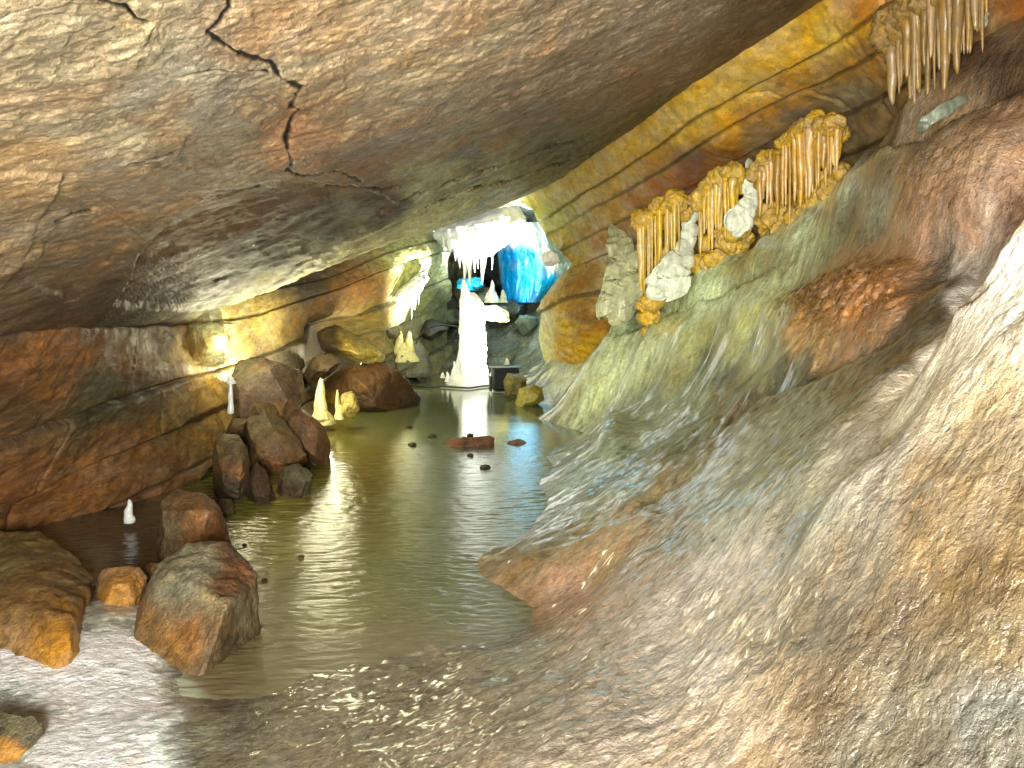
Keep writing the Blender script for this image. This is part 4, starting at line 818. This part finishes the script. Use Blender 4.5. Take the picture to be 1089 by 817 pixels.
tongue('narrow white flowstone tongue between the lowest and the golden curtains', [(742,206,6,8.0),(738,222,12,7.95),(734,240,16,7.9),(730,258,17,7.85),(722,278,30,7.7),(706,300,44,7.6),(690,318,40,7.6)], 8, 1)
tongue('short white flowstone streak between the golden and the orange brown curtains', [(796,168,12,7.3),(797,185,18,7.25),(798,200,18,7.2),(798,214,20,7.15),(790,232,30,7.1),(776,252,34,7.0)], 7, 2)
tongue('broad cream flowstone cascade lowest of all against the yellow wall', [(648,238,14,9.9),(655,258,26,9.7),(664,280,30,9.5),(660,300,40,9.4),(656,325,44,9.3),(650,345,46,9.2)], 9, 3, (176,178,140))
tongue('blue grey flowstone streak under the tall dull curtain', [(1035,98,6,4.6),(1020,108,12,4.55),(1003,118,14,4.5),(985,130,14,4.5),(975,140,10,4.5)], 4.5, 4, (116,124,108))
tongue('white flowstone patch behind the tall dull curtain', [(1052,0,12,4.9),(1055,15,16,4.85),(1054,30,14,4.85),(1050,42,6,4.9)], 5, 5, (150,156,136))

#=================================================================== FLOODLIGHT AND CABLE
fl = empty('floodlight', Zp(537, 418, 0)); tag(fl, 'black boxy floodlight aimed at the ice column, a rock against its side', 'floodlight')
def box(name, c, sz, mat, parent, rz=0, rx=0, bev=.008):
    bm = bmesh.new(); bmesh.ops.create_cube(bm, size=1)
    for v in bm.verts: v.co = Vector((v.co.x * sz[0], v.co.y * sz[1], v.co.z * sz[2]))
    bmesh.ops.bevel(bm, geom=bm.edges, offset=bev, segments=2, affect='EDGES')
    me = bpy.data.meshes.new(name); bm.to_mesh(me); bm.free(); me.materials.append(mat)
    o = bpy.data.objects.new(name, me); COL.objects.link(o); o.parent = parent; o.location = c; o.rotation_euler = (rx, 0, rz); return o
z0 = .03
box('housing', (0, 0, z0 + .17), (.34, .22, .27), M_black, fl, rz=.25)
box('visor', (0, 0, z0 + .315), (.40, .26, .015), M_black, fl, rz=.25, bev=.004)
box('lamp_glass', (-.03, .118, z0 + .17), (.27, .012, .2), M_lens, fl, rz=.25, bev=.003)
for s in (-1, 1): box('bracket', (.19 * s, 0.05 * s, z0 + .1), (.02, .1, .2), M_black, fl, rz=.25, bev=.004)
box('foot', (0, 0, z0 + .012), (.3, .2, .02), M_black, fl, rz=.25, bev=.004)
def cable(label, pts, r=.013):
    p = np.array(pts, float); n = len(p) * 8; T = np.linspace(0, len(p) - 1, n); i = np.arange(len(p))
    c = np.stack([np.interp(T, i, p[:, k]) for k in range(3)], -1)
    for k in range(12): c[1:-1] = (c[:-2] + 2 * c[1:-1] + c[2:]) / 4
    t = np.gradient(c, axis=0); t /= np.linalg.norm(t, axis=1)[:, None]
    a = np.cross(t, [0, 0, 1]); a /= np.linalg.norm(a, axis=1)[:, None]; b = np.cross(a, t); th = np.linspace(0, 2 * math.pi, 10, endpoint=False)
    V = c[:, None] + r * (np.cos(th)[None, :, None] * a[:, None] + np.sin(th)[None, :, None] * b[:, None])
    f = [tuple(q) for q in gridfaces(n, 10, True)] + [tuple(range(10))[::-1], tuple((n - 1) * 10 + k for k in range(10))]
    V = V.reshape(-1, 3); org = V.mean(0); o = link('power_cable', V - org, f, M_cable); o.location = tuple(map(float, org)); tag(o, label, 'cable', 'lamp cables on the cave floor')
cable('black cable on the pool running from the floodlight past the foot of the ice column', [Zp(x, y, .02) for x, y in [(532,411),(520,410),(510,411),(500,413),(485,412),(470,411),(458,412),(446,411),(436,410)]])
cable('black cable lying over the dark rubble left of the ice column', [P(x, y, d) for x, y, d in [(488,348,13.6),(476,346,13.6),(465,346,13.5),(455,349,13.4),(446,356,13.3),(442,366,13.2),(440,378,13.1)]])

#=================================================================== LIGHT
w = bpy.data.worlds.new('World'); S.world = w; w.use_nodes = True; nt = w.node_tree
sky = nt.nodes.new('ShaderNodeTexSky'); sky.sky_type = 'NISHITA'; sky.sun_disc = False; sky.sun_elevation = math.radians(35); sky.sun_rotation = math.radians(180)
nt.links.new(sky.outputs[0], nt.nodes['Background'].inputs[0]); nt.nodes['Background'].inputs[1].default_value = .05
def lamp(kind, loc, power, col=(1, 1, 1), size=.1, tgt=None, spot=None, blend=.5):
    l = bpy.data.lights.new('lamp_or_fill', kind); o = bpy.data.objects.new('lamp_or_fill', l); COL.objects.link(o)
    l.energy = power; l.color = col; o.location = tuple(map(float, loc))
    if kind == 'AREA': l.shape = 'DISK'; l.size = size
    else: l.shadow_soft_size = size
    if kind == 'SPOT': l.spot_size = math.radians(spot); l.spot_blend = blend
    if tgt is not None: o.rotation_euler = (Vector(tuple(map(float, tgt))) - o.location).to_track_quat('-Z', 'Y').to_euler()
    return o
lamp('AREA', (-.35, -1.7, 1.3), 165, (1, .95, .85), 1.2, (0.0, 4, 1.75))  # unseen soft fill light added behind the camera
lamp('POINT', (.25, .02, 1.86), 11, (1, .97, .9), .03)
lamp('SPOT', (-.7, -1.2, 1.45), 2300, (1, .96, .84), .3, P(820, 250, 6.5), 46, .8)  # this and the next three: unseen spots added to even out falloff
lamp('SPOT', (-.2, -1.0, 1.2), 1300, (1, .95, .84), .3, P(560, 150, 5.5), 56, .9)
lamp('SPOT', (.1, -1.1, 1.6), 1300, (1, .95, .84), .3, P(80, 520, 4.8), 50, .9)
lamp('SPOT', (-1.0, -1.0, 1.9), 1150, (1, .95, .84), .3, P(620, 580, 3.9), 46, .9)
# small lamps set along the cave
lamp('POINT', P(250, 368, 7.15), 7, (1, .92, .6), .04)
lamp('POINT', P(285, 390, 8.3), 45, (1, .93, .62), .05)
lamp('POINT', P(340, 348, 9.4), 40, (1, .94, .6), .25)
lamp('POINT', P(385, 382, 10.9), 80, (1, .93, .6), .05)
lamp('POINT', P(348, 436, 8.5), 3, (1, .92, .6), .04)
lamp('SPOT', P(529, 405, 12.25), 1500, (1, .98, .92), .06, P(502, 290, 12.95), 105, .6)
lamp('POINT', P(498, 246, 13.7), 60, (1, 1, .98), .08)
lamp('POINT', P(440, 372, 13.9), 13, (.96, 1, .92), .08)
lamp('POINT', P(556, 318, 14.2), 10, (.45, .88, 1), .25)
#=================================================================== RENDER SETTINGS
S.render.engine = 'CYCLES'; cy = S.cycles
cy.use_denoising = True; cy.use_adaptive_sampling = True; cy.adaptive_threshold = .03; cy.max_bounces = 6; cy.diffuse_bounces = 3; cy.glossy_bounces = 2; cy.transmission_bounces = 2; cy.sample_clamp_indirect = 4; cy.caustics_reflective = False; cy.caustics_refractive = False
S.view_settings.view_transform = 'Standard'; S.view_settings.look = 'None'; S.view_settings.exposure = 0; S.view_settings.gamma = 1
